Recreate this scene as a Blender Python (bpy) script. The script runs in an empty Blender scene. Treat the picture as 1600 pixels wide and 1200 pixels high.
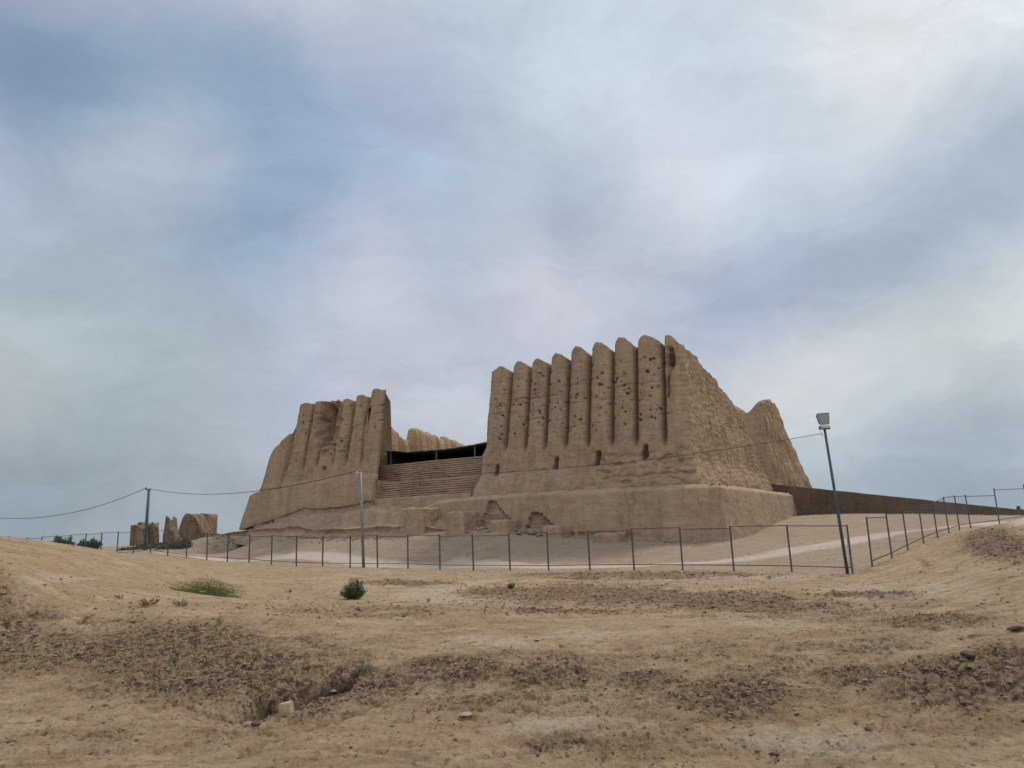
import bpy, math, random
import numpy as np
from mathutils import Vector, Matrix
random.seed(7); RS = np.random.RandomState(11)
scn = bpy.context.scene
COL = scn.collection
R = math.radians

# ---------------------------------------------------------------- camera
FPX = 1150.0; PITCH = R(11.2); ROLL = R(2.3)
cd = bpy.data.cameras.new("camera"); cam = bpy.data.objects.new("camera", cd); COL.objects.link(cam)
cd.sensor_fit = 'HORIZONTAL'; cd.sensor_width = 36.0; cd.lens = 36.0 * FPX / 1600.0
cd.clip_start = 0.1; cd.clip_end = 9000
cam.location = (0, 0, 0)
cam.matrix_world = Matrix.Rotation(R(90) + PITCH, 4, 'X') @ Matrix.Rotation(-ROLL, 4, 'Z')
scn.camera = cam
scn.view_settings.view_transform = 'Standard'; scn.view_settings.look = 'None'
scn.view_settings.gamma = 1.0; scn.view_settings.use_curve_mapping = False
scn.view_settings.exposure = 0.0

def ray(px, py):
    """direction from the eye through a point of the photograph (1600x1200)"""
    x = (px - 800) / FPX; y = -(py - 600) / FPX
    c, s = math.cos(ROLL), math.sin(ROLL)
    xr = x * c + y * s; yr = -x * s + y * c
    return np.array([xr, math.cos(PITCH) - yr * math.sin(PITCH), math.sin(PITCH) + yr * math.cos(PITCH)])
def atY(px, py, Y): d = ray(px, py); return d * (Y / d[1])
def atz(px, py, z): d = ray(px, py); return d * (z / d[2])

# ---------------------------------------------------------------- sky and sun
SUN_EL, SUN_AZ = R(52), R(40)      # azimuth from +Y towards +X
world = bpy.data.worlds.new("World"); scn.world = world; world.use_nodes = True
nt = world.node_tree; nt.nodes.clear()
def wn(t, **k):
    n = nt.nodes.new(t)
    for a, b in k.items(): setattr(n, a, b)
    return n
def build_sky():
    L = nt.links
    out = wn('ShaderNodeOutputWorld'); bg = wn('ShaderNodeBackground'); L.new(bg.outputs[0], out.inputs[0])
    sky = wn('ShaderNodeTexSky', sky_type='NISHITA', sun_disc=False, sun_elevation=SUN_EL, sun_rotation=SUN_AZ)
    sky.air_density = 1.0; sky.dust_density = 2.5; sky.ozone_density = 1.5
    tc = wn('ShaderNodeTexCoord')
    # warp the direction so that the cloud masses get torn edges
    def noise(scale, detail, rough, vec, dist=0.0):
        n = wn('ShaderNodeTexNoise'); n.inputs['Scale'].default_value = scale; n.inputs['Detail'].default_value = detail
        n.inputs['Roughness'].default_value = rough; n.inputs['Distortion'].default_value = dist
        L.new(vec, n.inputs['Vector']); return n
    def vmath(op, a, b=None, c=None):
        n = wn('ShaderNodeVectorMath', operation=op)
        for i, v in enumerate((a, b, c)):
            if v is None: continue
            if isinstance(v, bpy.types.NodeSocket): L.new(v, n.inputs[i])
            else: n.inputs[i].default_value = v
        return n
    def math_(op, a, b=None, c=None):
        n = wn('ShaderNodeMath', operation=op)
        for i, v in enumerate((a, b, c)):
            if v is None: continue
            if isinstance(v, bpy.types.NodeSocket): L.new(v, n.inputs[i])
            else: n.inputs[i].default_value = v
        return n.outputs[0]
    D = tc.outputs['Generated']
    nA = noise(3.2, 4, 0.55, D)
    w1 = vmath('SUBTRACT', nA.outputs['Color'], (0.5, 0.5, 0.5))
    w2 = vmath('MULTIPLY_ADD', w1.outputs[0], (0.09, 0.09, 0.08), D)
    nA2 = noise(13., 5, 0.6, D, .4); w3 = vmath('SUBTRACT', nA2.outputs['Color'], (0.5, 0.5, 0.5)); w4 = vmath('MULTIPLY_ADD', w3.outputs[0], (0.07, 0.07, 0.06), w2.outputs[0])
    W = vmath('NORMALIZE', w4.outputs[0]).outputs[0]
    # cloud colours measured by direction: brighter and darker masses of the real cloud deck
    GRID = {0:[(140,158,182),(150,166,188),(165,178,196),(180,194,210),(182,197,212),(186,203,219),(188,204,220),(193,207,220),(209,219,226),(213,221,228),(214,222,228)],
      120:[(122,148,178),(130,156,184),(136,162,190),(146,168,194),(165,180,204),(181,197,213),(188,204,219),(192,206,219),(206,213,222),(205,212,220),(180,194,207)],
      240:[(165,180,200),(155,174,196),(160,178,198),(142,167,195),(160,178,205),(176,192,208),(182,197,212),(194,208,222),(188,203,216),(172,188,203),(160,176,192)],
      360:[(160,178,194),(160,178,192),(150,172,196),(152,172,200),(166,182,204),(172,187,202),(172,186,202),(185,198,213),(170,186,202),(165,182,198),(178,193,206)],
      480:[(166,183,192),(164,181,190),(162,178,192),(172,184,200),(182,190,206),(190,194,209),(188,194,209),(158,174,198),(158,174,192),(180,193,201),(192,202,208)],
      600:[(176,184,190),(158,176,184),(156,172,182),(168,178,194),(188,192,206),(180,188,204),(180,190,206),(192,199,209),(198,204,210),(186,196,202),(180,192,200)],
      720:[(148,164,174),(150,165,176),(158,170,180),(162,174,188),(182,191,204),(188,196,206),(182,190,202),(180,190,200),(172,186,196),(152,170,186),(150,167,182)],
      810:[(142,160,172),(146,162,174),(154,168,180),(158,170,182),(170,182,194),(178,188,198),(172,184,194),(165,180,192),(158,174,188),(148,167,184),(160,176,188)]}
    S = [(160*i, y) + c for y, row in GRID.items() for i, c in enumerate(row)]
    S += [(420,215,138,164,195),(300,90,132,158,188),(80,60,122,147,178),(260,210,172,186,198),(340,310,148,171,198),(880,310,163,179,198),(1050,285,203,208,221),(940,290,168,182,200),(1160,60,176,193,208),
      (590,430,190,194,209),(800,415,192,197,212),(1300,440,152,170,190),(1190,450,156,172,195),(700,450,166,180,198),(1500,400,158,176,194),(1530,480,206,212,212),(1390,540,200,206,211),(1260,560,198,203,211),(1560,150,166,183,198),
      (1350,110,210,218,222),(700,180,164,180,206),(540,160,152,172,202),(1440,430,150,170,188),(930,200,184,198,212),(560,560,172,180,200),(1470,600,178,190,198),(1230,250,190,205,217)]
    def lin(c): c = np.array(c) / 255.; return np.where(c <= .04045, c / 12.92, ((c + .055) / 1.055) ** 2.4)
    dirs = []; cols = []
    for s in S:
        d = ray(s[0], s[1]); dirs.append(d / np.linalg.norm(d)); cols.append(lin(s[2:]))
    for az, el, c in [(90,20,(176,190,203)),(90,55,(216,222,226)),(60,45,(214,221,226)),(20,60,(214,222,228)),(-60,20,(160,176,192)),(-60,50,(165,182,205)),
                      (180,25,(232,236,240)),(180,60,(236,240,243)),(135,30,(230,234,238)),(-135,30,(218,226,234)),(0,88,(232,238,243)),(-100,60,(205,216,228)),
                      (0,-25,(150,150,150)),(90,-25,(150,150,150)),(-90,-25,(150,150,150)),(180,-25,(150,150,150))]:
        a, e = R(az), R(el); dirs.append(np.array([math.sin(a)*math.cos(e), math.cos(a)*math.cos(e), math.sin(e)])); cols.append(lin(c))
    dirs = np.array(dirs); cols = np.array(cols); base = np.array([.44, .51, .59])
    n_photo = len(S); K = np.where(np.arange(len(dirs)) < n_photo, 150., 7.)
    A = np.exp(K[None, :] * (dirs @ dirs.T - 1))
    w = np.linalg.solve(A.T @ A + 0.02 * np.eye(len(dirs)), A.T @ (cols - base))
    acc = None
    for i in range(len(dirs)):
        dt = vmath('DOT_PRODUCT', W, tuple(dirs[i])).outputs['Value']
        e = math_('EXPONENT', math_('MULTIPLY_ADD', dt, float(K[i]), float(-K[i])))
        sc = vmath('SCALE', tuple(w[i])); L.new(e, sc.inputs['Scale'])
        acc = vmath('ADD', sc.outputs[0], tuple(base)).outputs[0] if acc is None else vmath('ADD', acc, sc.outputs[0]).outputs[0]
    # wisps: stretched noise, strongest in the middle of the sky
    mp = wn('ShaderNodeMapping'); mp.inputs['Rotation'].default_value = (0.2, -0.42, 0.2); mp.inputs['Scale'].default_value = (1.2, 1.6, 4.0)
    L.new(W, mp.inputs['Vector'])
    nB = noise(3.0, 9, 0.64, mp.outputs[0], 0.9)
    nC = noise(6.0, 7, 0.6, D, 0.8)
    f1 = math_('MULTIPLY_ADD', nB.outputs['Fac'], 0.52, 1.09 - 0.26)
    f2 = math_('MULTIPLY_ADD', nC.outputs['Fac'], 0.26, 1.02 - 0.13)
    sc = vmath('SCALE', acc); L.new(math_('MULTIPLY', f1, f2), sc.inputs['Scale'])
    lum = vmath('DOT_PRODUCT', sc.outputs[0], (.3, .5, .2)).outputs['Value']; gsc = vmath('SCALE', (1.0, 1.0, 1.0)); L.new(lum, gsc.inputs['Scale'])
    ds = wn('ShaderNodeMix', data_type='RGBA'); ds.inputs[0].default_value = .17; L.new(sc.outputs[0], ds.inputs[6]); L.new(gsc.outputs[0], ds.inputs[7])
    cloud = vmath('MAXIMUM', ds.outputs[2], (0.02, 0.02, 0.02)).outputs[0]
    skyc = vmath('SCALE', sky.outputs[0]); skyc.inputs['Scale'].default_value = 0.08
    mix = wn('ShaderNodeMix', data_type='RGBA'); mix.inputs[0].default_value = 0.93      # thin cloud deck over the clear sky
    L.new(skyc.outputs[0], mix.inputs[6]); L.new(cloud, mix.inputs[7])
    L.new(mix.outputs[2], bg.inputs['Color']); bg.inputs['Strength'].default_value = 1.0
build_sky()
sd = bpy.data.lights.new("sun", 'SUN'); sun = bpy.data.objects.new("sun", sd); COL.objects.link(sun)
sd.energy = 2.0; sd.angle = R(11); sd.color = (1.0, 0.93, 0.82)
sdir = Vector((math.sin(SUN_AZ)*math.cos(SUN_EL), math.cos(SUN_AZ)*math.cos(SUN_EL), math.sin(SUN_EL)))
sun.rotation_euler = sdir.to_track_quat('Z', 'Y').to_euler()
sun.location = (0, 0, 60)

# ---------------------------------------------------------------- noise
def _h(ix, iy, seed):
    h = (ix.astype(np.int64) * 374761393 + iy.astype(np.int64) * 668265263 + seed * 1442695041) & 0xffffffff
    h = ((h ^ (h >> 13)) * 1274126177) & 0xffffffff
    return ((h ^ (h >> 16)) & 0xffffff) / float(0xffffff)
def vn(x, y, seed=0):
    x = np.asarray(x, float); y = np.asarray(y, float)
    ix = np.floor(x); iy = np.floor(y); fx = x - ix; fy = y - iy
    ix = ix.astype(np.int64); iy = iy.astype(np.int64)
    u = fx*fx*fx*(fx*(fx*6-15)+10); v = fy*fy*fy*(fy*(fy*6-15)+10)
    def g(a, b, dx, dy):
        t = _h(ix+a, iy+b, seed) * 2 * math.pi
        return np.cos(t)*dx + np.sin(t)*dy
    a = g(0,0,fx,fy); b = g(1,0,fx-1,fy); c = g(0,1,fx,fy-1); d = g(1,1,fx-1,fy-1)
    return ((a*(1-u)+b*u)*(1-v) + (c*(1-u)+d*u)*v) * 1.5      # about -1..1
def fbm(x, y, o=4, seed=0, rough=0.5):
    s = 0; a = 1.0; t = 0
    for i in range(o):
        s = s + a * vn(x*2**i + 17.3*i, y*2**i - 9.1*i, seed+i); t += a; a *= rough
    return s / t
def cell(x, y, seed=0):
    """distance to the nearest of jittered points, and a random value per cell"""
    ix = np.floor(x).astype(np.int64); iy = np.floor(y).astype(np.int64)
    best = np.full(np.shape(x), 9.0); idv = np.zeros(np.shape(x))
    for a in (-1,0,1):
        for b in (-1,0,1):
            px = ix+a+_h(ix+a,iy+b,seed); py = iy+b+_h(ix+a,iy+b,seed+5)
            d = np.hypot(px-x, py-y); m = d < best
            best = np.where(m, d, best); idv = np.where(m, _h(ix+a,iy+b,seed+9), idv)
    return best, idv
def sst(a, b, x): t = np.clip((x-a)/(b-a), 0, 1); return t*t*(3-2*t)

# ---------------------------------------------------------------- materials
def material(name): 
    m = bpy.data.materials.new(name); m.use_nodes = True; t = m.node_tree
    b = t.nodes['Principled BSDF']; b.inputs['Specular IOR Level'].default_value = 0.15; b.inputs['Roughness'].default_value = 0.95
    return m, t, b
def N(t, kind, **k):
    n = t.nodes.new(kind)
    for a, b in k.items(): setattr(n, a, b)
    return n
def tex_noise(t, scale, detail=6, rough=.55, vec=None, dist=0):
    n = N(t, 'ShaderNodeTexNoise'); n.inputs['Scale'].default_value = scale; n.inputs['Detail'].default_value = detail
    n.inputs['Roughness'].default_value = rough; n.inputs['Distortion'].default_value = dist
    if vec is not None: t.links.new(vec, n.inputs['Vector'])
    return n
def ramp(t, fac, stops):
    r = N(t, 'ShaderNodeValToRGB'); e = r.color_ramp.elements
    while len(e) < len(stops): e.new(0.5)
    for i, (p, c) in enumerate(stops): e[i].position = p; e[i].color = (*c, 1) if len(c) == 3 else c
    t.links.new(fac, r.inputs[0]); return r
def mixc(t, fac, a, b, mode='MIX'):
    m = N(t, 'ShaderNodeMix', data_type='RGBA', blend_type=mode)
    for i, v in ((0, fac), (6, a), (7, b)):
        if isinstance(v, bpy.types.NodeSocket): t.links.new(v, m.inputs[i])
        elif i == 0: m.inputs[0].default_value = v
        else: m.inputs[i].default_value = (*v, 1)
    return m.outputs[2]
def bump(t, b, hs, dist, strength=1.0, prev=None):
    n = N(t, 'ShaderNodeBump'); n.inputs['Distance'].default_value = dist; n.inputs['Strength'].default_value = strength
    t.links.new(hs, n.inputs['Height'])
    if prev is not None: t.links.new(prev, n.inputs['Normal'])
    t.links.new(n.outputs[0], b.inputs['Normal']); return n.outputs[0]
def mudbrick(name, c1, c2, c3, rough_scale=1.0, bdist=.06, courses=0.0):
    m, t, b = material(name)
    tc = N(t, 'ShaderNodeTexCoord'); P = tc.outputs['Object']
    mp = N(t, 'ShaderNodeMapping'); mp.inputs['Scale'].default_value = (1, 1, .3); t.links.new(P, mp.inputs[0])
    big = tex_noise(t, .35, 5, .6, mp.outputs[0], .6); mid = tex_noise(t, 1.6*rough_scale, 8, .65, P, .4); fin = tex_noise(t, 9*rough_scale, 6, .7, P)
    col = mixc(t, ramp(t, big.outputs[0], [(.36,(0,0,0)),(.64,(1,1,1))]).outputs[0], c1, c2)
    col = mixc(t, ramp(t, mid.outputs[0], [(.42,(0,0,0)),(.72,(.75,.75,.75))]).outputs[0], col, c3)
    col = mixc(t, .75, col, ramp(t, fin.outputs[0], [(.3,(.68,.66,.64)),(.7,(1.12,1.12,1.12))]).outputs[0], 'MULTIPLY')
    # rain-washed layers, broken by blotches
    mp2 = N(t, 'ShaderNodeMapping'); mp2.inputs['Scale'].default_value = (.5, .5, 4.6); t.links.new(P, mp2.inputs[0])
    lay = tex_noise(t, 1.1, 7, .68, mp2.outputs[0], 1.2)
    col = mixc(t, .55+courses*.4, col, ramp(t, lay.outputs[0], [(.35,(.78,.76,.74)),(.6,(1.06,1.06,1.06))]).outputs[0], 'MULTIPLY')
    mr = N(t, 'ShaderNodeMapping'); mr.inputs['Scale'].default_value = (1.5, 1.5, .14); t.links.new(P, mr.inputs[0]); rn_ = tex_noise(t, 1.0, 6, .65, mr.outputs[0], .5)
    col = mixc(t, .7, col, ramp(t, rn_.outputs[0], [(.34,(.80,.78,.76)),(.48,(1,1,1)),(.66,(1.12,1.11,1.10))]).outputs[0], 'MULTIPLY')
    vd = N(t, 'ShaderNodeTexVoronoi', feature='DISTANCE_TO_EDGE'); vd.inputs['Scale'].default_value = .55
    wv = N(t, 'ShaderNodeMixRGB'); wv.inputs[0].default_value = .22; t.links.new(P, wv.inputs[1]); sm_ = N(t, 'ShaderNodeVectorMath', operation='SCALE'); t.links.new(tex_noise(t, 1.3, 5, .6, P).outputs['Color'], sm_.inputs[0]); sm_.inputs['Scale'].default_value = 9.0
    t.links.new(sm_.outputs[0], wv.inputs[2]); t.links.new(wv.outputs[0], vd.inputs['Vector'])
    ck = ramp(t, vd.outputs['Distance'], [(.004,(.5,.47,.45)),(.016,(1,1,1))]); ckm = ramp(t, big.outputs[0], [(.48,(0,0,0)),(.56,(.8,.8,.8))])
    col = mixc(t, ckm.outputs[0], col, mixc(t, 1.0, col, ck.outputs[0], 'MULTIPLY'))
    t.links.new(col, b.inputs['Base Color'])
    n1 = bump(t, b, mid.outputs[0], bdist*2.2, .8); n2 = bump(t, b, fin.outputs[0], bdist*.5, .9, n1); bump(t, b, lay.outputs[0], bdist*(.7+courses), .7, n2)
    return m
M = {}
M['wall'] = mudbrick('plastered_mudbrick', (.375,.272,.190), (.305,.215,.150), (.44,.33,.235), 1.0, .05)
M['rough'] = mudbrick('eroded_mudbrick', (.43,.312,.212), (.35,.25,.17), (.52,.395,.275), 2.2, .07, .3)
M['gold'] = mudbrick('pale_eroded_brick', (.48,.33,.20), (.39,.265,.16), (.57,.42,.28), 1.6, .12, .4)
M['plaster'] = mudbrick('smooth_plaster', (.395,.293,.208), (.345,.25,.176), (.45,.343,.248), .8, .03)
M['brick'] = mudbrick('old_brick', (.41,.295,.215), (.35,.245,.178), (.47,.36,.27), 2.2, .03, .1)
M['bank'] = mudbrick('earth_slope', (.40,.30,.21), (.30,.215,.155), (.47,.365,.265), 1.2, .08)
M['ramp'] = mudbrick('brown_render', (.155,.112,.085), (.13,.094,.072), (.185,.135,.10), .8, .02)
M['stub'] = mudbrick('dusty_plaster', (.40,.298,.21), (.34,.248,.173), (.45,.345,.25), .9, .05)
M['ruin'] = mudbrick('ruin_clay', (.31,.225,.16), (.21,.145,.105), (.40,.305,.225), .7, .3)
def plain(name, c, rough=.6, metal=0., var=.25, scale=6, spec=.3):
    m, t, b = material(name); tc = N(t, 'ShaderNodeTexCoord'); n = tex_noise(t, scale, 6, .65, tc.outputs['Object'])
    k = 1-var
    col = ramp(t, n.outputs[0], [(.3, tuple(v*k for v in c)), (.7, tuple(min(1, v*(1+var*.6)) for v in c))])
    t.links.new(col.outputs[0], b.inputs['Base Color']); b.inputs['Roughness'].default_value = rough; b.inputs['Metallic'].default_value = metal
    b.inputs['Specular IOR Level'].default_value = spec; return m
M['steel'] = plain('weathered_blue_grey_paint', (.085,.11,.125), .55, .2, .35, 5)
M['post'] = plain('rusty_grey_paint', (.10,.095,.09), .6, .2, .4, 8)
M['wire'] = plain('galvanised_wire', (.20,.21,.22), .5, .5, .2, 20)
M['pale_metal'] = plain('pale_aluminium', (.40,.43,.43), .45, .3, .15, 12)
M['lamp_back'] = plain('grey_housing', (.21,.235,.235), .5, .2, .2, 10)
M['glass'] = plain('floodlight_glass', (.30,.34,.36), .12, 0, .05, 4, .6)
M['white'] = plain('white_plastic', (.62,.64,.66), .5, 0, .1, 8)
M['cable'] = plain('black_cable', (.03,.03,.033), .6, 0, .1, 8)
M['tarp'] = plain('dark_tarpaulin', (.035,.03,.03), .8, 0, .4, 2)
M['tarp_edge'] = plain('dusty_tarpaulin', (.16,.125,.10), .85, 0, .4, 2)
M['rock'] = plain('pale_stone', (.34,.28,.215), .9, 0, .3, 12)
M['clod'] = plain('dark_clod', (.12,.082,.058), .95, 0, .4, 20)
M['slab'] = plain('pale_yellow_block', (.47,.36,.23), .9, 0, .2, 25)
def leafmat(name, c1, c2):
    m, t, b = material(name); tc = N(t, 'ShaderNodeTexCoord'); n = tex_noise(t, 7, 4, .6, tc.outputs['Object'])
    t.links.new(ramp(t, n.outputs[0], [(.35, c1), (.65, c2)]).outputs[0], b.inputs['Base Color']); b.inputs['Roughness'].default_value = .6; return m
M['leaf'] = leafmat('leaf_green', (.035,.065,.022), (.085,.13,.05))
M['grass'] = leafmat('grass_green', (.06,.10,.03), (.12,.16,.06))
M['scrub'] = leafmat('scrub_green', (.045,.065,.035), (.13,.145,.085))
M['dry'] = leafmat('dry_grass', (.13,.12,.06), (.24,.19,.11))

# ---------------------------------------------------------------- mesh helpers
def mesh_obj(name, V, faces, mat, parent=None, smooth=True, normals=None, attrs=None):
    """faces: (n,4) or (n,3) int array, or a list of polygons"""
    me = bpy.data.meshes.new(name); V = np.asarray(V, np.float32)
    if isinstance(faces, np.ndarray):
        k = faces.shape[1]; n = len(faces)
        me.vertices.add(len(V)); me.vertices.foreach_set('co', V.ravel())
        me.loops.add(n*k); me.loops.foreach_set('vertex_index', faces.astype(np.int32).ravel())
        me.polygons.add(n); me.polygons.foreach_set('loop_start', np.arange(0, n*k, k, dtype=np.int32))
        me.update(calc_edges=True)
    else:
        me.from_pydata([tuple(map(float, v)) for v in V], [], faces); me.update()
    me.polygons.foreach_set('use_smooth', np.full(len(me.polygons), smooth))
    me.materials.append(mat)
    if attrs:
        for k, a in attrs.items():
            at = me.attributes.new(k, 'FLOAT', 'POINT'); at.data.foreach_set('value', np.asarray(a, np.float32).ravel())
    if normals is not None: me.normals_split_custom_set_from_vertices(np.asarray(normals, float).tolist())
    o = bpy.data.objects.new(name, me); COL.objects.link(o)
    if parent is not None: o.parent = parent
    return o
def tag(o, label=None, cat=None, group=None, kind=None):
    if label: o['label'] = label
    if cat: o['category'] = cat
    if group: o['group'] = group
    if kind: o['kind'] = kind
    return o
def thing(name, loc, label, cat, group=None):
    o = bpy.data.objects.new(name, None); o.empty_display_size = .3; COL.objects.link(o); o.location = tuple(map(float, loc))
    return tag(o, label, cat, group)
def keep(o, parent):            # parts are modelled in world coordinates and carried by a thing at its base
    o.parent = parent; l = parent.location.copy(); p = parent
    while p.parent: p = p.parent; l += p.location
    me = o.data; co = np.empty(len(me.vertices)*3, np.float32); me.vertices.foreach_get('co', co)
    co = co.reshape(-1,3) - np.array(l, np.float32); me.vertices.foreach_set('co', co.ravel()); me.update(); return o
class MB:
    def __init__(s): s.v = []; s.f = []
    def add(s, v, f):
        b = len(s.v); s.v += [tuple(map(float, p)) for p in v]; s.f += [tuple(i+b for i in q) for q in f]
    def box(s, c, ax, ay, az):
        c, ax, ay, az = (np.array(q, float) for q in (c, ax, ay, az))
        v = [c+i*ax+j*ay+k*az for k in (-1,1) for j in (-1,1) for i in (-1,1)]
        s.add(v, [(0,2,3,1),(4,5,7,6),(0,1,5,4),(2,6,7,3),(0,4,6,2),(1,3,7,5)])
    def tube(s, pts, r, n=8, cap=True):
        pts = [np.array(p, float) for p in pts]; r = r if isinstance(r, (list, tuple, np.ndarray)) else [r]*len(pts); rings = []
        for i, p in enumerate(pts):
            d = pts[min(i+1, len(pts)-1)] - pts[max(i-1, 0)]; d /= np.linalg.norm(d)
            a = np.cross(d, (0,0,1.) if abs(d[2]) < .9 else (0,1.,0)); a /= np.linalg.norm(a); b = np.cross(d, a)
            rings.append([p + r[i]*(math.cos(2*math.pi*k/n)*a + math.sin(2*math.pi*k/n)*b) for k in range(n)])
        v = [q for g in rings for q in g]; f = []
        for i in range(len(pts)-1):
            for k in range(n): k2 = (k+1) % n; f.append((i*n+k, i*n+k2, (i+1)*n+k2, (i+1)*n+k))
        if cap: f.append(tuple(range(n-1, -1, -1))); f.append(tuple((len(pts)-1)*n+k for k in range(n)))
        s.add(v, f)
    def build(s, name, mat, parent=None, smooth=False):
        o = mesh_obj(name, s.v, s.f, mat, None, smooth)
        if parent is not None: keep(o, parent)
        return o
def bar(mb, a, b, w, d=None, up=(0,0,1.)):
    """square bar between two points"""
    a, b = np.array(a, float), np.array(b, float); d = d or w; t = b-a; L = np.linalg.norm(t); t /= L
    x = np.cross(t, up) if abs(np.dot(t, up)) < .95 else np.cross(t, (0.87,-.48,0)); x /= np.linalg.norm(x); y = np.cross(x, t)
    mb.box((a+b)/2, x*w/2, y*d/2, t*L/2)

# ---------------------------------------------------------------- fortress frame: u left along the front, v inward
O = atY(1130, 755, 48)[:2]; AN = R(29)
UD = np.array([-math.cos(AN), math.sin(AN)]); VD = np.array([UD[1], -UD[0]])
def W3(u, v, z):
    u, v, z = np.broadcast_arrays(np.asarray(u, float), v, z)
    return np.stack([O[0]+u*UD[0]+v*VD[0], O[1]+u*UD[1]+v*VD[1], z], -1)

# ---------------------------------------------------------------- terrain
cp = []
def gz(px, py, z): p = atz(px, py, z); cp.append((p[0], p[1], z))
def gY(px, py, Y): p = atY(px, py, Y); cp.append(tuple(p))
def guv(u, v, z): p = W3(u, v, z); cp.append((p[0], p[1], z))
for q in [(0,1200,-1.72),(400,1200,-1.66),(800,1200,-1.62),(1200,1200,-1.62),(1600,1200,-1.55),
          (0,1095,-1.78),(250,1095,-1.76),(420,1150,-1.76),(600,1090,-1.74),(900,1100,-1.68),(1200,1110,-1.66),(1500,1115,-1.6),
          (0,965,-1.28),(150,965,-1.38),(300,985,-1.5),(560,1000,-1.62),(800,1010,-1.62),(1100,1010,-1.60),(1400,1015,-1.56),(1600,1010,-1.45),
          (300,925,-1.62),(550,940,-1.82),(800,945,-1.85),(1000,950,-1.88),(1200,945,-1.85),(1400,940,-1.75),(1580,940,-1.5),
          (120,915,-.85),(0,915,-.68),(300,893,-1.3),(550,905,-1.86),(750,905,-1.98),(1000,905,-2.1),(1200,910,-2.1),(1400,905,-1.95),(1500,880,-1.6),(1590,900,-1.3)]: gz(*q)
for q in [(0,851,24),(60,856,25),(110,860,27),(180,863,33),(1600,810,32),(1570,818,34),(1520,840,31),(1600,845,22),(1450,868,29)]: gY(*q)
# fence line: posts as (x of base, y of base)
POSTS = [(1332.5,897),(1237.5,894),(1147,892.5),(1067,891.5),(991,891),(922,891),(857.5,892),(797,891.5),(740,891),(687.5,890),(637.5,888),(590,887.5),(547,887),(504,886),(463,885),(424,882.5),(389,879.5),(355,877.5),(323,875.5),(291,872.5),(262,869),(235,864)]
def fenceY(x): return 285.0 / (9.75 + .00432*(x-1285))
F1 = [atY(x, y, fenceY(x)) for x, y in POSTS]
for x in (209, 183.5, 158.5, 133.5, 110, 87, 65, 43, 22, 2, -17, -36): 
    Y = fenceY(x); p = atY(x, 850, Y); F1.append(np.array([p[0], p[1], -.75 - .008*(Y-57)]))
F2 = [F1[0]] + [atY(x, y, Y) for x, y, Y in [(1363,886,30.2),(1394,873,31.8),(1419,860,33.3),(1443.5,848,34.9),(1465,839,36.5),(1483,833.5,38.2),(1499.5,828,39.9),(1517,825,41.5),(1562,819,42.3),(1609,812,42.9),(1655,806,43.4)]]
for p in F1+F2[1:]: cp.append(tuple(p))
for u, v, z in [(0,-3.2,-1.35),(6,-4,-1.32),(12,-4,-.95),(17,-4,-.6),(22,-4.4,-.42),(27,-4.2,-.25),(32,-4.5,0),(37,-4.6,.1),(42,-4.6,.25),(47,-2,.5),(50,4,.1),(-.5,3,-1.15),(-.6,14,-.45),(-.8,27,.25),(-8,27,.1),(-18,27,-.5),
                (10,10,-1),(20,15,-1),(35,15,-.5),(30,30,-1),(5,30,0),(-5,14,-.7),(-4,4,-1.25),(-12,10,-1.0),(45,20,-.4)]: guv(u, v, z)
for q in [(1000,880,-2.02),(700,875,-1.85),(400,866,-1.15),(1250,862,-1.6),(1400,832,-1.05),(1150,872,-1.85)]: gz(*q)
for q in [(500,841.5,60),(600,841,57),(420,843,62),(70,860,85),(130,862,85),(230,857,80),(200,856,90),(270,849,92),(300,847,92),(350,843,84),(290,848,80),(250,852,78),(200,853,100),(300,846,105),(360,842.5,100),(240,852,110),(230,864,60),(230,860,68),(262,864,59),(262,860,66),(262,857,74),(300,866,58.5),(300,860,66),(300,853,74),(345,868,58),(345,859,64),(345,850,71),(395,867,58),(395,856,62),(440,862,58)]: gY(*q)
for x, y, z in [(-60,110,-1.6),(-110,100,-1.8),(60,110,-1.2),(95,80,-1.2),(-90,50,-1.0),(0,120,-1.4),(60,60,-.6),(60,30,-.2),(-50,25,-.2),(-45,8,-.9),(40,10,-.6),(0,-20,-1.5),(-30,-25,-1.5),(30,-25,-1.5),(0,0,-1.6),(-12,2,-1.7),(12,2,-1.55),(100,20,-.8),(-100,0,-1.2),(0,-80,-1.5)]: cp.append((x, y, z))
cp = np.array(cp, float)
def tps_fit(P, lam=0.15):
    n = len(P); X = P[:, :2]; d = np.hypot(X[:,None,0]-X[None,:,0], X[:,None,1]-X[None,:,1])
    K = np.where(d > 0, d*d*np.log(d+1e-9), 0) + lam*np.eye(n); Q = np.c_[np.ones(n), X]
    A = np.block([[K, Q], [Q.T, np.zeros((3,3))]]); return np.linalg.solve(A, np.r_[P[:,2], 0,0,0])
TW = tps_fit(cp)
def ground0(x, y):
    x = np.atleast_1d(np.asarray(x, float)); y = np.atleast_1d(np.asarray(y, float)); sh = x.shape; x = x.ravel(); y = y.ravel()
    out = np.empty(len(x))
    for i in range(0, len(x), 100000):
        a, b = x[i:i+100000], y[i:i+100000]; s = TW[-3] + TW[-2]*a + TW[-1]*b
        for j in range(len(cp)):
            r2 = (a-cp[j,0])**2 + (b-cp[j,1])**2 + 1e-9; s = s + TW[j]*.5*r2*np.log(r2)
        out[i:i+100000] = s
    r = np.hypot(x, y); k = sst(85, 150, r); out = out*(1-k) + (-1.9)*k
    out = np.clip(out, -2.6, 2.2)
    return out.reshape(sh)
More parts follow.
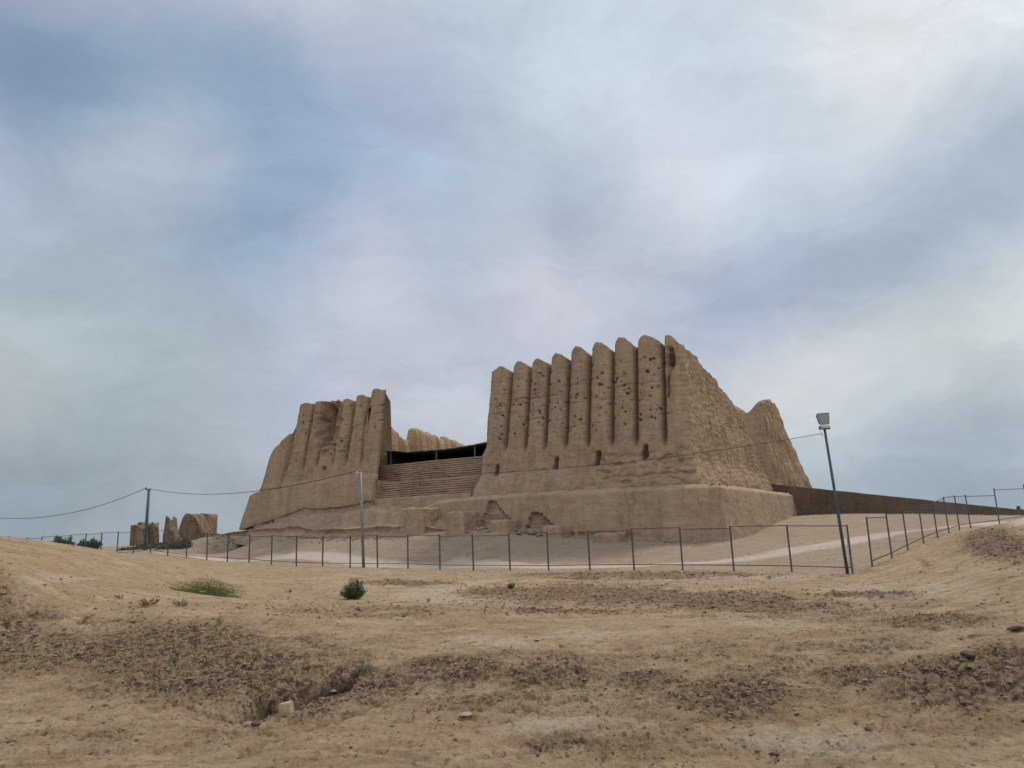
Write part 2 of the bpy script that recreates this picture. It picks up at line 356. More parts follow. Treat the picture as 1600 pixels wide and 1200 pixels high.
def on_ground(px, py, z0=-1.7):
    """where the sight line through a photo point meets the terrain"""
    d = ray(px, py); d = d/np.linalg.norm(d); ts = np.linspace(3, 110, 2200); P = ts[:,None]*d; h = ground0(P[:,0], P[:,1])
    k = np.argmax(P[:,2] < h); return P[max(k,1)]
# patches of other soil: ellipses on the ground given by centre and two axis points of the photograph
def patch(pts, c, wx, wy):
    """soft mask: c photo point; wx, wy half sizes in photo px"""
    C = on_ground(*c)[:2]; A = on_ground(c[0]+wx, c[1])[:2]-C; B1 = on_ground(c[0], c[1]+wy)[:2]; B2 = on_ground(c[0], c[1]-wy)[:2]; B = (B2-B1)/2; Cc = (B1+B2)/2
    Mx = np.linalg.inv(np.array([A, B]).T); q = (pts - Cc) @ Mx.T
    return np.hypot(q[:,0], q[:,1])
DARK = [((60,1008),190,54),((240,1030),210,62),((330,1060),160,50),((420,1060),150,55),((560,1070),120,42),((700,1050),100,26),((870,1062),120,26),((1010,1068),90,24),((1150,1092),120,40),((1470,1072),170,46),((1330,1062),80,24),((1560,1060),90,50),((460,1100),80,35),((1560,850),100,26),((1450,975),140,14)]
WIDE = [((300,1040),420,80),((850,1070),420,60),((1300,1060),420,75),((1300,960),300,26),((200,1150),260,24),((1000,1170),300,26),((600,960),240,16)]
BROWN = [((930,930),230,20),((1130,942),150,20),((800,925),110,10),((870,958),90,5),((1000,900),260,6),((1350,930),90,6),((640,912),90,5),((1560,855),90,22)]
PALE = [((900,990),95,12),((700,925),120,22),((1400,925),190,14),((100,905),60,9),((850,1140),120,20),((1250,1165),160,28),((1100,900),260,8),((760,1000),80,10),((1200,975),120,8)]
RUST = [((200,905),230,22),((120,870),160,10),((640,1150),240,30),((560,962),170,14),((1150,990),190,14),((300,950),140,9),((1330,1130),170,20),((1300,1010),120,10)]
def detail(x, y, r):
    pts = np.c_[x, y]; n = len(x)
    wob = 0.34*fbm(x*.45, y*.45, 4, 21) + .16*fbm(x*2.3, y*2.3, 3, 31)
    def m(L, w=.5):
        o = np.zeros(n)
        for q in L: o = np.maximum(o, 1-sst(.35, 1.45, patch(pts, *q) + wob*1.3))
        return o
    near = r < 75
    z = np.zeros(n); dark = np.maximum(m(DARK), m(WIDE, .8)*np.clip(.42+.75*fbm(x*1.1,y*1.1,4,220),0,.85)); brown = m(BROWN, .35); pale = m(PALE, .6); rust = m(RUST, .7)
    # undulations
    z += .05*fbm(x*.35, y*.35, 3, 1)*sst(120,30,r) + .022*fbm(x*1.1, y*1.1, 4, 2)*near
    # crust plates and clods
    f = near*(1-sst(45,75,r))
    d1, i1 = cell(x*6.5 + .9*vn(x*2.7,y*2.7,3), y*5.5 + .9*vn(x*2.7,y*2.7,4), 5)
    d2, i2 = cell(x*15 , y*13, 6)
    rough = np.clip(.22 + .25*fbm(x*.4,y*.4,3,8) + dark*1.15 + brown*.9, 0, 1.2)
    wx = x + .12*vn(x*3,y*3,14); wy = y + .12*vn(x*3+9,y*3,14)
    rid = 1-np.abs(fbm(wx*4.6, wy*5.6, 5, 12, .66))*3.0
    z += f*rough*(.045*rid + .060*np.sqrt(np.clip(.30-d1, 0, 1))*(i1 > .86)*i1*.5 + .030*np.sqrt(np.clip(.34-d2,0,1))*(i2 > .6)*(.4+i2)*.7)
    z += f*(.25+rough)*.022*fbm(x*10, y*11, 3, 19, .65) + f*.006*fbm(x*24, y*24, 2, 13)
    # tracks and small washes running obliquely
    s = x*.35 + y; tr = np.abs(vn(s*.9 + .4*vn(x*.3,y*.3,15), x*.16, 16)); z -= f*.035*sst(.12,.0,tr)*(1-rough*.5)
    s2 = y - .55*x; tr2 = np.abs(vn(s2*.7 + .5*vn(x*.4,y*.4,17), (x+y)*.07, 18)); z -= f*.045*sst(.09,.0,tr2)
    return z, dark, brown, pale, rust
# gully with an undercut edge
G0 = on_ground(545,1052)[:2]; G1 = on_ground(395,1112)[:2]
def gully(x, y):
    d = G1-G0; L2 = d@d; t = ((x-G0[0])*d[0]+(y-G0[1])*d[1])/L2; tt = np.clip(t, 0, 1)
    w = .18 + .10*vn(x*2.1, y*2.1, 40) + .17*np.sin(tt*math.pi)
    dist = np.hypot(x-G0[0]-tt*d[0] + .10*vn(x*3,y*3,41), y-G0[1]-tt*d[1] + .22*vn(x*2,y*2,42))
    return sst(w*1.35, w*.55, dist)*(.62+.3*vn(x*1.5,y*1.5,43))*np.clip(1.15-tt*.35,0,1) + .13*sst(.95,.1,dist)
CREASE = [([(375,1182),(430,1163),(500,1140),(560,1118),(610,1098),(650,1082)],.07,.10),([(1600,868),(1540,880),(1480,895),(1430,905)],.12,.07),([(1425,868),(1440,876),(1452,884),(1446,889),(1420,895)],.10,.10),
  ([(740,904),(850,903),(950,906),(1050,904),(1180,906),(1330,903)],.16,.09),([(1190,912),(1205,900),(1230,897)],.1,.09),([(1340,852),(1390,846),(1420,842),(1480,838)],.2,.14),([(1180,868),(1230,860),(1320,850)],.2,.10),([(1600,975),(1500,985),(1400,985)],.06,.06),
  ([(1130,975),(1230,958),(1350,950)],.08,.05),([(640,1165),(760,1130),(900,1098)],.06,.05),([(0,968),(120,962),(240,975)],.08,.08),([(560,955),(600,965),(700,962)],.07,.05),([(1010,1150),(1120,1128),(1220,1130)],.05,.04),([(130,972),(230,974),(330,970)],.07,.08),([(980,850),(1100,852),(1180,842),(1240,838)],.2,.12)]
CREASE = [(np.array([on_ground(*p)[:2] for p in L]), w, d) for L, w, d in CREASE]
def creases(x, y):
    o = np.zeros(len(x)); wx = x + .10*vn(x*1.6,y*1.6,44) + .03*vn(x*7,y*7,46); wy = y + .16*vn(x*1.4,y*1.4,45) + .04*vn(x*6,y*6,47)
    for P, w, d in CREASE:
        lo, hi = P.min(0)-1, P.max(0)+1; k = (x > lo[0]) & (x < hi[0]) & (y > lo[1]) & (y < hi[1])
        if not k.any(): continue
        xx, yy = wx[k], wy[k]; best = np.full(len(xx), 9.)
        for a, b in zip(P[:-1], P[1:]):
            dd = b-a; t = np.clip(((xx-a[0])*dd[0]+(yy-a[1])*dd[1])/(dd@dd), 0, 1); best = np.minimum(best, np.hypot(xx-a[0]-t*dd[0], yy-a[1]-t*dd[1]))
        o[k] = np.maximum(o[k], sst(w*1.3, w*.3, best)*d*(.6+.6*vn(xx*.8,yy*.8,48)))
    return o
# pale track behind the fence
TR = [(420,872),(560,880),(700,884),(850,886),(1000,884),(1120,878),(1200,868),(1290,852),(1370,838),(1450,827),(1540,817),(1640,808),(1720,802)]
TRP = np.array([on_ground(*p)[:2] for p in TR])
TRP = np.array([atY(215,860,61)[:2], atY(262,862,58.6)[:2], atY(310,865,56.6)[:2], atY(360,868,54.6)[:2]] + [p if np.hypot(*p) < 100 else p/np.hypot(*p)*80 for p in TRP])
def trackd(x, y):
    best = np.full(len(x), 99.)
    for a, b in zip(TRP[:-1], TRP[1:]):
        d = b-a; t = np.clip(((x-a[0])*d[0]+(y-a[1])*d[1])/(d@d+1e-9), 0, 1); best = np.minimum(best, np.hypot(x-a[0]-t*d[0], y-a[1]-t*d[1]))
    return best
def ground_full(x, y):
    r = np.hypot(x, y); z = ground0(x, y); dz, dk, br, pl, ru = detail(x, y, r)
    g = gully(x, y); td = trackd(x, y) + .5*fbm(x*.5,y*.5,3,50); flat = sst(1.6,.6,td)
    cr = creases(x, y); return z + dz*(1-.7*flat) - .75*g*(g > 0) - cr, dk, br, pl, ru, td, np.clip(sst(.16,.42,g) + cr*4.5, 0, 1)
def inside(x, y):
    L = np.array([p[:2] for p in F1[::-1]] + [p[:2] for p in F2[1:]]); o = np.full(len(x), 9.)
    fy = np.interp(x, L[:23,0] if False else np.maximum.accumulate(L[:,0]), L[:,1]); return sst(-.3, 2.5, y-fy+.8*fbm(x*.4,y*.4,3,210))*sst(160,90,np.hypot(x,y))
def build_ground():
    rr = np.concatenate([np.geomspace(2.2, 5, 40)[:-1], np.geomspace(5, 20, 520)[:-1], np.geomspace(20, 80, 210)[:-1], np.geomspace(80, 6000, 60)])
    th = np.concatenate([np.linspace(-40, 40, 1180), np.linspace(40, 320, 150)[1:-1]])
    th = R(1)*th; nr, na = len(rr), len(th)
    Rr, T = np.meshgrid(rr, th, indexing='ij'); X = (Rr*np.sin(T)).ravel(); Y = (Rr*np.cos(T)).ravel()
    Z, dk, br, pl, ru, td, g = ground_full(X, Y)
    V = np.c_[X, Y, Z]; V = np.r_[V, [[0, 0, float(ground0(0., 0.)[0])]]]
    i = np.arange(nr-1)[:, None]*na; j = np.arange(na)[None, :]; j2 = (j+1) % na
    Fq = np.stack([i+j, i+j2, i+na+j2, i+na+j], -1).reshape(-1, 4)
    jj = np.arange(na); Ft = np.stack([jj, np.full(na, nr*na), (jj+1) % na], -1)[:, ::-1]
    # triangles of the centre as degenerate-free separate list: close the hole with one fan ring
    tdq = td[Fq].mean(1); rq = np.hypot(X[Fq].mean(1), Y[Fq].mean(1)); onp = (tdq < 1.15) & (rq < 90)
    pad = lambda a: np.r_[a, a[:1]]
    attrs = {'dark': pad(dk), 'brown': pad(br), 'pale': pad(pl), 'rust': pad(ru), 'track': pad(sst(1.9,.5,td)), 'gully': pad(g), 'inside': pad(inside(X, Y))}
    # vertex normals of the whole sheet, so the path has no seam
    Vq = V[:nr*na].reshape(nr, na, 3); dr = np.gradient(Vq, axis=0); da = (np.roll(Vq,-1,1)-np.roll(Vq,1,1)); nn = np.cross(da, dr); nn *= np.sign(nn[...,2:3]+1e-12); nn /= np.linalg.norm(nn, axis=-1, keepdims=True)+1e-12
    NN = np.r_[nn.reshape(-1,3), [[0,0,1.]]]
    def sub(name, faces, extra=None):
        used = np.unique(faces); remap = np.full(len(V), -1); remap[used] = np.arange(len(used))
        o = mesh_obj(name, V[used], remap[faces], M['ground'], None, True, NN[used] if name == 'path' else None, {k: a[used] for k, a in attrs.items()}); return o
    o = sub('ground', Fq[~onp]); tag(o, kind='structure')
    p = sub('path', Fq[onp]); tag(p, kind='structure')
    c = mesh_obj('ground_centre', np.r_[V[:na], V[-1:]], np.stack([jj, np.full(na, na), (jj+1) % na], -1), M['ground'], None, True, None, {k: np.r_[a[:na], a[:1]] for k, a in attrs.items()})
    # join the small centre fan to the ground sheet
    import bmesh
    bm = bmesh.new(); bm.from_mesh(o.data); bm.from_mesh(c.data); bm.to_mesh(o.data); bm.free(); bpy.data.objects.remove(c)
def ground_material():
    m, t, b = material('dry_clay_soil'); tc = N(t, 'ShaderNodeTexCoord'); P = tc.outputs['Object']
    def at(n): a = N(t, 'ShaderNodeAttribute', attribute_name=n); return a.outputs['Fac']
    big = tex_noise(t, .22, 5, .6, P, .8); mid = tex_noise(t, 1.3, 8, .68, P, .6); fin = tex_noise(t, 7, 8, .72, P, .3); gr = tex_noise(t, 38, 5, .7, P)
    mq = N(t, 'ShaderNodeMapping'); mq.inputs['Scale'].default_value = (1, .75, 1); t.links.new(P, mq.inputs[0]); fn2 = tex_noise(t, 10, 8, .74, mq.outputs[0], .5)
    base = mixc(t, ramp(t, big.outputs[0], [(.38,(0,0,0)),(.64,(1,1,1))]).outputs[0], (.36,.262,.163), (.42,.32,.212))
    base = mixc(t, ramp(t, mid.outputs[0], [(.43,(0,0,0)),(.66,(.9,.9,.9))]).outputs[0], base, (.27,.18,.112))
    def msk(name, noise, k=1.6, lo=.3, gain=1.7, top=.8):
        n1 = N(t, 'ShaderNodeMath', operation='MULTIPLY_ADD'); t.links.new(noise, n1.inputs[0]); n1.inputs[1].default_value = k; n1.inputs[2].default_value = -k/2 - lo
        n2 = N(t, 'ShaderNodeMath', operation='ADD'); t.links.new(n1.outputs[0], n2.inputs[0]); t.links.new(at(name), n2.inputs[1])
        n3 = N(t, 'ShaderNodeMath', operation='MULTIPLY', use_clamp=True); t.links.new(n2.outputs[0], n3.inputs[0]); n3.inputs[1].default_value = gain
        n4 = N(t, 'ShaderNodeMath', operation='MULTIPLY', use_clamp=True); t.links.new(n3.outputs[0], n4.inputs[0]); n4.inputs[1].default_value = top; return n4.outputs[0]
    # long streaks of washed silt
    mps = N(t, 'ShaderNodeMapping'); mps.inputs['Rotation'].default_value = (0,0,.35); mps.inputs['Scale'].default_value = (.5, 2.2, 1); t.links.new(P, mps.inputs[0])
    stk = tex_noise(t, 1.4, 9, .7, mps.outputs[0], .8)
    base = mixc(t, .85, base, ramp(t, stk.outputs[0], [(.33,(.66,.63,.60)),(.5,(.98,.98,.98)),(.68,(1.16,1.15,1.13))]).outputs[0], 'MULTIPLY')
    base = mixc(t, msk('rust', mid.outputs[0], 2.2, .35, 1.0, .55), base, (.345,.235,.14))
    base = mixc(t, msk('pale', stk.outputs[0], 2.6, .35, 1.2, .7), base, (.43,.36,.285))
    dkc = mixc(t, ramp(t, fn2.outputs[0], [(.46,(0,0,0)),(.55,(1,1,1))]).outputs[0], (.070,.045,.030), (.27,.19,.122))  # dark clod soil; its darkest tone paints the shade in crevices
    base = mixc(t, msk('dark', stk.outputs[0], 2.4, .18, 1.3, .95), base, dkc)
    brc = mixc(t, ramp(t, fin.outputs[0], [(.42,(0,0,0)),(.60,(1,1,1))]).outputs[0], (.10,.056,.038), (.27,.175,.12))
    base = mixc(t, msk('brown', mid.outputs[0], 2.4, .25, 1.4, .9), base, brc)
    ig = N(t, 'ShaderNodeMath', operation='MULTIPLY'); t.links.new(at('inside'), ig.inputs[0]); ig.inputs[1].default_value = .7
    base = mixc(t, ig.outputs[0], base, mixc(t, ramp(t, stk.outputs[0], [(.35,(0,0,0)),(.65,(1,1,1))]).outputs[0], (.275,.212,.158), (.37,.295,.225)))
    base = mixc(t, msk('track', stk.outputs[0], 1.6, .2, 1.5, .85), base, (.52,.445,.37))
    base = mixc(t, at('gully'), base, (.075,.05,.036))  # shade inside gully and creases painted into the soil colour
    base = mixc(t, .8, base, ramp(t, fin.outputs[0], [(.30,(.70,.68,.66)),(.52,(1,1,1)),(.75,(1.12,1.11,1.1))]).outputs[0], 'MULTIPLY')
    base = mixc(t, .6, base, ramp(t, gr.outputs[0], [(.33,(.72,.70,.68)),(.5,(1,1,1)),(.75,(1.1,1.1,1.1))]).outputs[0], 'MULTIPLY')
    fl = ramp(t, fn2.outputs[0], [(.37,(.36,.31,.27)),(.44,(1,1,1))]); base = mixc(t, .75, base, fl.outputs[0], 'MULTIPLY')
    # fine specks of organic litter
    vo = N(t, 'ShaderNodeTexVoronoi'); vo.inputs['Scale'].default_value = 5.5; t.links.new(P, vo.inputs['Vector'])
    sp = ramp(t, vo.outputs['Distance'], [(.06,(.30,.26,.24)),(.12,(1,1,1))]); base = mixc(t, .55, base, sp.outputs[0], 'MULTIPLY')
    t.links.new(base, b.inputs['Base Color'])
    n1 = bump(t, b, fin.outputs[0], .05, .9); bump(t, b, gr.outputs[0], .012, .9, n1)
    return m
M['ground'] = ground_material()
build_ground()
def gh(x, y): return float(ground_full(np.array([float(x)]), np.array([float(y)]))[0][0])

# ---------------------------------------------------------------- eroded solids
def perimeter(poly, ds=.12, rad=.6):
    """closed outline: dense points with smoothed outward normals"""
    P = []; Nn = []; S = []
    n = len(poly)
    for i in range(n):
        a, b = np.array(poly[i], float), np.array(poly[(i+1) % n], float); L = np.linalg.norm(b-a); k = max(2, int(L/ds)); t = np.arange(k)/k
        P.append(a+(b-a)*t[:,None]); d = (b-a)/L; Nn.append(np.tile([d[1], -d[0]], (k,1))); S.append(np.full(k, i))
    P = np.concatenate(P); Nn = np.concatenate(Nn); S = np.concatenate(S); w = max(1, int(rad/ds))
    def smo(A):
        o = sum(np.roll(A, j, 0) for j in range(-w, w+1))/(2*w+1); return o
    P2 = smo(P); N2 = smo(Nn); N2 /= np.linalg.norm(N2, axis=1, keepdims=True)
    return P2, N2, S
def solid(name, poly, zb, zt, batter, disp, mat, parent, dz=.12, rad=.5, ds=.12, parts=None, inner=2.2, z0=2.8, interior=None):
    """poly in (u,v); zb,zt,batter: fn(u,v,side); disp: fn(u,v,z,side)->outward. parts: list of (name, mask fn(uc,vc,zc,side), material)"""
    P, Nn, S = perimeter(poly, ds, rad); u, v = P[:,0], P[:,1]; ns = len(u)
    ZB = zb(u, v, S)*np.ones(ns); ZT = zt(u, v, S)*np.ones(ns); nt_ = max(3, int((ZT.max()-ZB.min())/dz)); t = np.linspace(0, 1, nt_)[:,None]
    z = ZB[None,:] + t*(ZT-ZB)[None,:]; B = batter(u, v, S)*np.ones(ns)
    q = np.array(poly, float); fv = lambda v_: np.clip((v_-q[0,1])/(q[3,1]-q[0,1]), 0, 1)
    bs = [batter(u, v, np.full(ns, k))*np.ones(ns) for k in range(4)]
    def squeeze(zz):
        dz_ = zz-z0; lo = q[0,0]+(q[3,0]-q[0,0])*fv(v); hi = q[1,0]+(q[2,0]-q[1,0])*fv(v); flo = q[0,1]; fhi = q[3,1]
        def one(x, lo, hi, dlo, dhi):
            rg = np.minimum(7., (hi-lo)*.5); a = np.clip(1-(x-lo)/rg, 0, 1); b = np.clip(1-(hi-x)/rg, 0, 1); return x + a*dlo - b*dhi
        return one(u[None,:], lo, hi, bs[3]*dz_, bs[1]*dz_), one(v[None,:], flo, fhi, bs[0]*dz_, bs[2]*dz_)
    zt_u, _ = squeeze(np.full((1,ns), 12.0)) if name in ('fluted_wall',) else (u[None,:], None)
    if name == 'fluted_wall': ZT = zt(zt_u[0], v, S)*np.ones(ns); z = ZB[None,:] + t*(ZT-ZB)[None,:]
    SU, SV = squeeze(z); S2 = S[None,:]+0*z.astype(int)
    off = disp(SU, v[None,:]+0*z, z, S2)
    GU = SU + Nn[None,:,0]*off; GV = SV + Nn[None,:,1]*off
    # cap rings, going inward
    rings = [(GU, GV, z)]
    for k, (inn, dzz) in enumerate(((.25,.0),(.7,-.25),(inner,-.9),(inner+.4, None))):
        cu = GU[-1]-Nn[:,0]*inn; cv = GV[-1]-Nn[:,1]*inn
        zz = ZT+dzz + .12*fbm(cu*1.2, cv*1.2, 3, 77) if dzz is not None else np.full(ns, interior if interior is not None else max(ZB.max(), ZT.min()-2))
        rings.append((cu[None], cv[None], zz[None]))
    GU = np.concatenate([r[0] for r in rings]); GV = np.concatenate([r[1] for r in rings]); z = np.concatenate([r[2] for r in rings])
    nr = GU.shape[0]; V = W3(GU, GV, z)
    dr = np.gradient(V, axis=0); da = np.roll(V,-1,1)-np.roll(V,1,1); nn = np.cross(da, dr)
    nn /= np.linalg.norm(nn, axis=-1, keepdims=True)+1e-9
    cu, cv = GU.mean(), GV.mean(); c3 = W3(cu, cv, 0.)
    side_in = ((V[nt_//2]-c3)*nn[nt_//2])[:, :2].sum()
    flip = side_in < 0
    if flip: nn = -nn
    V = V.reshape(-1,3); nn = nn.reshape(-1,3)
    i = np.arange(nr-1)[:,None]*ns; j = np.arange(ns)[None,:]; j2 = (j+1) % ns
    Fq = np.stack([i+j, i+j2, i+ns+j2, i+ns+j], -1).reshape(-1,4)
    # orientation: match normals
    a = V[Fq[:,1]]-V[Fq[:,0]]; b_ = V[Fq[:,3]]-V[Fq[:,0]]; fn = np.cross(a, b_)
    k = nt_//2*ns; bad = (fn[k:k+ns]*nn[Fq[k:k+ns,0]]).sum() < 0
    if bad: Fq = Fq[:, ::-1]
    rowi = np.repeat(np.arange(nr-1), ns); uc = np.concatenate([SU, np.tile(SU[-1], (4,1))])[:-1].reshape(-1); vc = P[:,1][np.tile(np.arange(ns), nr-1)]; zc = z[:-1].reshape(-1); sc = S[np.tile(np.arange(ns), nr-1)]
    taken = np.zeros(len(Fq), bool); subs = []
    for pn, mf, pm in (parts or []):
        msk = mf(uc, vc, zc, sc, rowi < nt_+1) & ~taken; taken |= msk
        if msk.any(): subs.append((pn, Fq[msk], pm))
    def mk(nm, faces, mt, par):
        used = np.unique(faces); rm = np.full(len(V), -1); rm[used] = np.arange(len(used))
        o = mesh_obj(nm, V[used], rm[faces], mt, None, True, nn[used]); 
        if par is not None: keep(o, par)
        return o
    body = mk(name, Fq[~taken], mat, parent)
    # close the centre
    for pn, fc, pm in subs:
        o = mk(pn, fc, pm, parent); o.parent = body
    return body

fort = thing('mudbrick_fortress', W3(20., 4., 0.), 'huge eroded mudbrick fortress with fluted walls standing on a plastered platform', 'fortress')

def holes(seed, ulo, uhi, zlo, zhi, n, rmin=.07, rmax=.16):
    r = np.random.RandomState(seed); H = []
    rows = np.arange(zlo, zhi, .78)
    for _ in range(n):
        H.append((r.uniform(ulo, uhi), rows[r.randint(len(rows))] + r.normal(0, .13) if r.rand() < .7 else r.uniform(zlo, zhi), r.uniform(rmin, rmax)*(1 if r.rand() < .9 else 1.35), r.choice([.55,.8,1.,1.6]), r.uniform(.4,1.2)))
    return H
def pit(u, z, H, depth=.45):
    o = np.zeros(np.shape(u))
    wb = .05*vn(u*5, z*5, 201)
    for q_ in H:
        a, b, r = q_[:3]; asp, dp = (q_[3], q_[4]) if len(q_) > 3 else (1., 1.)
        o = np.maximum(o, sst(r*1.5, r*.4, np.hypot((u-a)*asp, (z-b)*1.1)+wb)*depth*dp*min(1, r/.07))
    return o

# --- right block, eight half columns and the broken corner
GR = [19.0,17.17,15.38,13.65,11.88,10.06,8.15,6.28,4.12,2.85]           # grooves, from the left end to the corner
PK = [13.4,13.55,13.45,13.65,13.95,13.98,14.05,13.85,13.55]; GV_ = [12.5,12.75,12.85,12.8,12.95,13.0,13.05,13.1,12.95,12.6]
HR = holes(5, 4.0, 18.6, 7.4, 12.3, 95, .045, .085) + holes(15, 4.0, 18.5, 7.3, 12.0, 150, .03, .055)
_r = np.random.RandomState(77); CRK_R = [(_r.uniform(3,18.5), _r.choice([7.6,8.4,9.3,10.1,10.9])+_r.normal(0,.12), _r.uniform(.3,1.1), _r.uniform(.05,.12)) for _ in range(26)]; CRK_L = [(_r.uniform(30,42), _r.choice([7.6,8.6,9.8,10.9])+_r.normal(0,.12), _r.uniform(.3,.9), _r.uniform(.05,.12)) for _ in range(14)]
DOORS = [(17.75,4.62,.20,.42),(12.6,4.75,.22,.44),(9.2,4.85,.24,.52),(5.6,5.0,.27,.50)]
def col_index(u, G):
    k = np.zeros(np.shape(u), int); 
    for i, g in enumerate(G): k = np.where(u <= g, i, k)
    return np.clip(k, 0, len(G)-2)
def col_t(u, G):
    g = np.array(G); k = col_index(u, G); return k, np.clip((g[k]-u)/(g[k]-g[k+1]), 0, 1)
def r_top(u, v, S):
    k, t = col_t(u, GR); pk = np.array(PK)[k]; g0 = np.array(GV_)[k]; g1 = np.array(GV_)[k+1]
    sh = np.where(t < .42, np.sin(np.clip(t/.42,0,1)*math.pi/2)**.9, 1-np.clip((t-.42)/.58,0,1)**1.45)
    sh = .12*(t < .42)*(1-t/.42) + sh
    sh = np.clip(sh + .10*vn(u*3.1, u*0+4.2, 9)*np.sin(t*math.pi), 0, 1.1)
    front = (g0+(g1-g0)*t) + sh*(pk - (g0+(g1-g0)*t))
    right = np.interp(v, [1.3,2.3,3.2,6.4,10.7,15.7,20.0,22,24,25.6,27],[12.7,12.9,12.75,12.75,12.1,11.0,9.75,8.4,6.8,5.2,4.0]) + .16*fbm(v*.8, v*0, 4, 61)
    z = np.where(S == 0, np.where(u > 19, 12.4, front), 11.0); z = np.where(S == 3, right, z)
    z = np.where(S == 2, np.interp(u, [2,19],[4.2,9]), z); z = np.where(S == 1, np.interp(v, [1,3,27],[12.6,12.0,9]), z)
    return z
def r_bat(u, v, S):
    return np.where(S == 0, np.interp(u, [3,19],[.175,.235]), np.where(S == 3, np.interp(v,[1,6,27],[.055,.07,.10]), .02))
def colprot(u, z, G, prot, zbase):
    k, t = col_t(u, G); sh = np.sqrt(np.clip(1-(2*t-1)**2, 0, 1)); sh = sh**.55
    a = sst(zbase-.35, zbase+.75, z + .25*vn(u*1.3, u*0, 3)); lastk = (k == len(G)-2)*(G[0] < 25); sh = np.where(lastk > 0, np.clip(t*5,0,1)**.5*.98, sh)
    gd = np.where(lastk > 0, t*1.3+.04, np.minimum(t, 1-t)*1.7); return prot*(sh*a + .97*(1-a)) - .55*a*np.exp(-(gd/.11)**2)
def r_disp(u, v, z, S):
    zb = 5.55 + .05*(u-8)
    f = colprot(u, z, GR, .86, zb)
    foot = .35*sst(4.6, 3.0, z)*sst(16,20,u) + .32*sst(4.4,2.6,z)
    rough = .10*fbm(u*.9, z*.5, 4, 62) + .05*fbm(u*2.6, z*3.5, 4, 63) + .018*vn(u*.6, z*9, 64)
    low = sst(5.4, 4.8, z)*sst(10.5, 8.6, u); rough = rough + low*(.20*fbm(u*1.2, z*1.6, 4, 66, .65) - .12*sst(.25,.4,vn(u*.9,z*2.2,67)))
    rough = rough + sst(3.6,2.9,z)*sst(10.2,8.8,u)*.0 - .16*sst(.14,.03,np.abs(z-3.35-.2*vn(u*1.1,u*0,68)))*sst(8.5,7.4,u)
    rough = rough - .07*sst(.10,.03,np.abs(z-4.35-.12*vn(u*.8,u*0,69)))*sst(9,10,u)*(vn(u*.7,u*0,70) > -.1)
    f = f + foot + rough - pit(u, z, HR)
    for a, b, w, h in DOORS:
        q_ = .10*fbm(u*2+a, z*2, 3, int(a*7)); f = f - .75*sst(w*.95, w*.5, np.abs(u-a+.18*(z-b)+q_)+.06*np.maximum(z-b,0))*sst(h*1.15, h*.8, np.abs(z-b+q_)) - .18*sst(.9,.2,np.hypot(u-a-.35,(z-b+.1)*.8)+q_*2)
    for a, b, L_, d_ in CRK_R: f = f - d_*sst(.075,.02,np.abs(z-b-.06*vn(u*2.3,u*0,int(a*9)))) * sst(L_,L_*.6,np.abs(u-a))
    # dark broken hollow beside the corner pinnacle
    f = f - 1.25*sst(1.0,.3,np.hypot((u-3.55)/.42,(z-11.7)/1.15)+.3*fbm(u*3,z*3,3,71)) - .5*sst(.18,.05,np.abs(u-3.75-.1*vn(z*1.2,z*0,72)))*sst(12,11,z)*sst(8.4,9,z)
    q = .26*fbm(v*.35, z*.35, 5, 73, .5) + .035*fbm(v*2.2, z*3.2, 4, 74, .6) + .05*vn(v*.7, z*3.5, 75) + .05*fbm(v*5,z*5,2,175)
    run = np.abs(vn(v*1.3+.25*z, z*.18, 76)); q = q - .08*sst(.16,.0,run)*sst(3,6,v+.0*z)
    q = q - .5*sst(.30,.1,np.hypot(v-4.6,(z-10.6)*.9)) - .35*sst(.32,.1,np.hypot(v-3.7,z-11.0)) + .35*sst(4.6,2.8,z)
    k = np.where(S == 0, 1., 0.)
    # blend around the front right corner
    cr = sst(.25, -.3, u-2.35-.115*(z-2.8))*(S == 0); 
    return np.where(S == 3, q + .25*sst(2.6,1.3,v), np.where(S == 0, f*(1-cr) + (q+.35)*cr, .2*fbm(u+v, z, 4, 79)))
POLY_R = [(2.35,1.75),(19.0,1.75),(19.0,27),(2.05,27)]
def colmask(i, G, zb):
    return lambda u, v, z, S, wall: (S == 0) & (u <= G[i]) & (u > G[i+1]) & (z > zb+.05*(u-8)) & wall
right = solid('fluted_wall', POLY_R, lambda u,v,S: 2.2+0*u, r_top, r_bat, r_disp, M['wall'], fort, dz=.075, rad=.22, ds=.075,
              parts=[('half_column', colmask(i, GR, 5.7), M['wall']) for i in range(8)] + [('side_face', lambda u,v,z,S,w: (S == 3) | ((S == 0) & (u < 2.35+.115*(z-2.8)+.12*vn(z*1.3,z*0,202))), M['rough'])], interior=6)

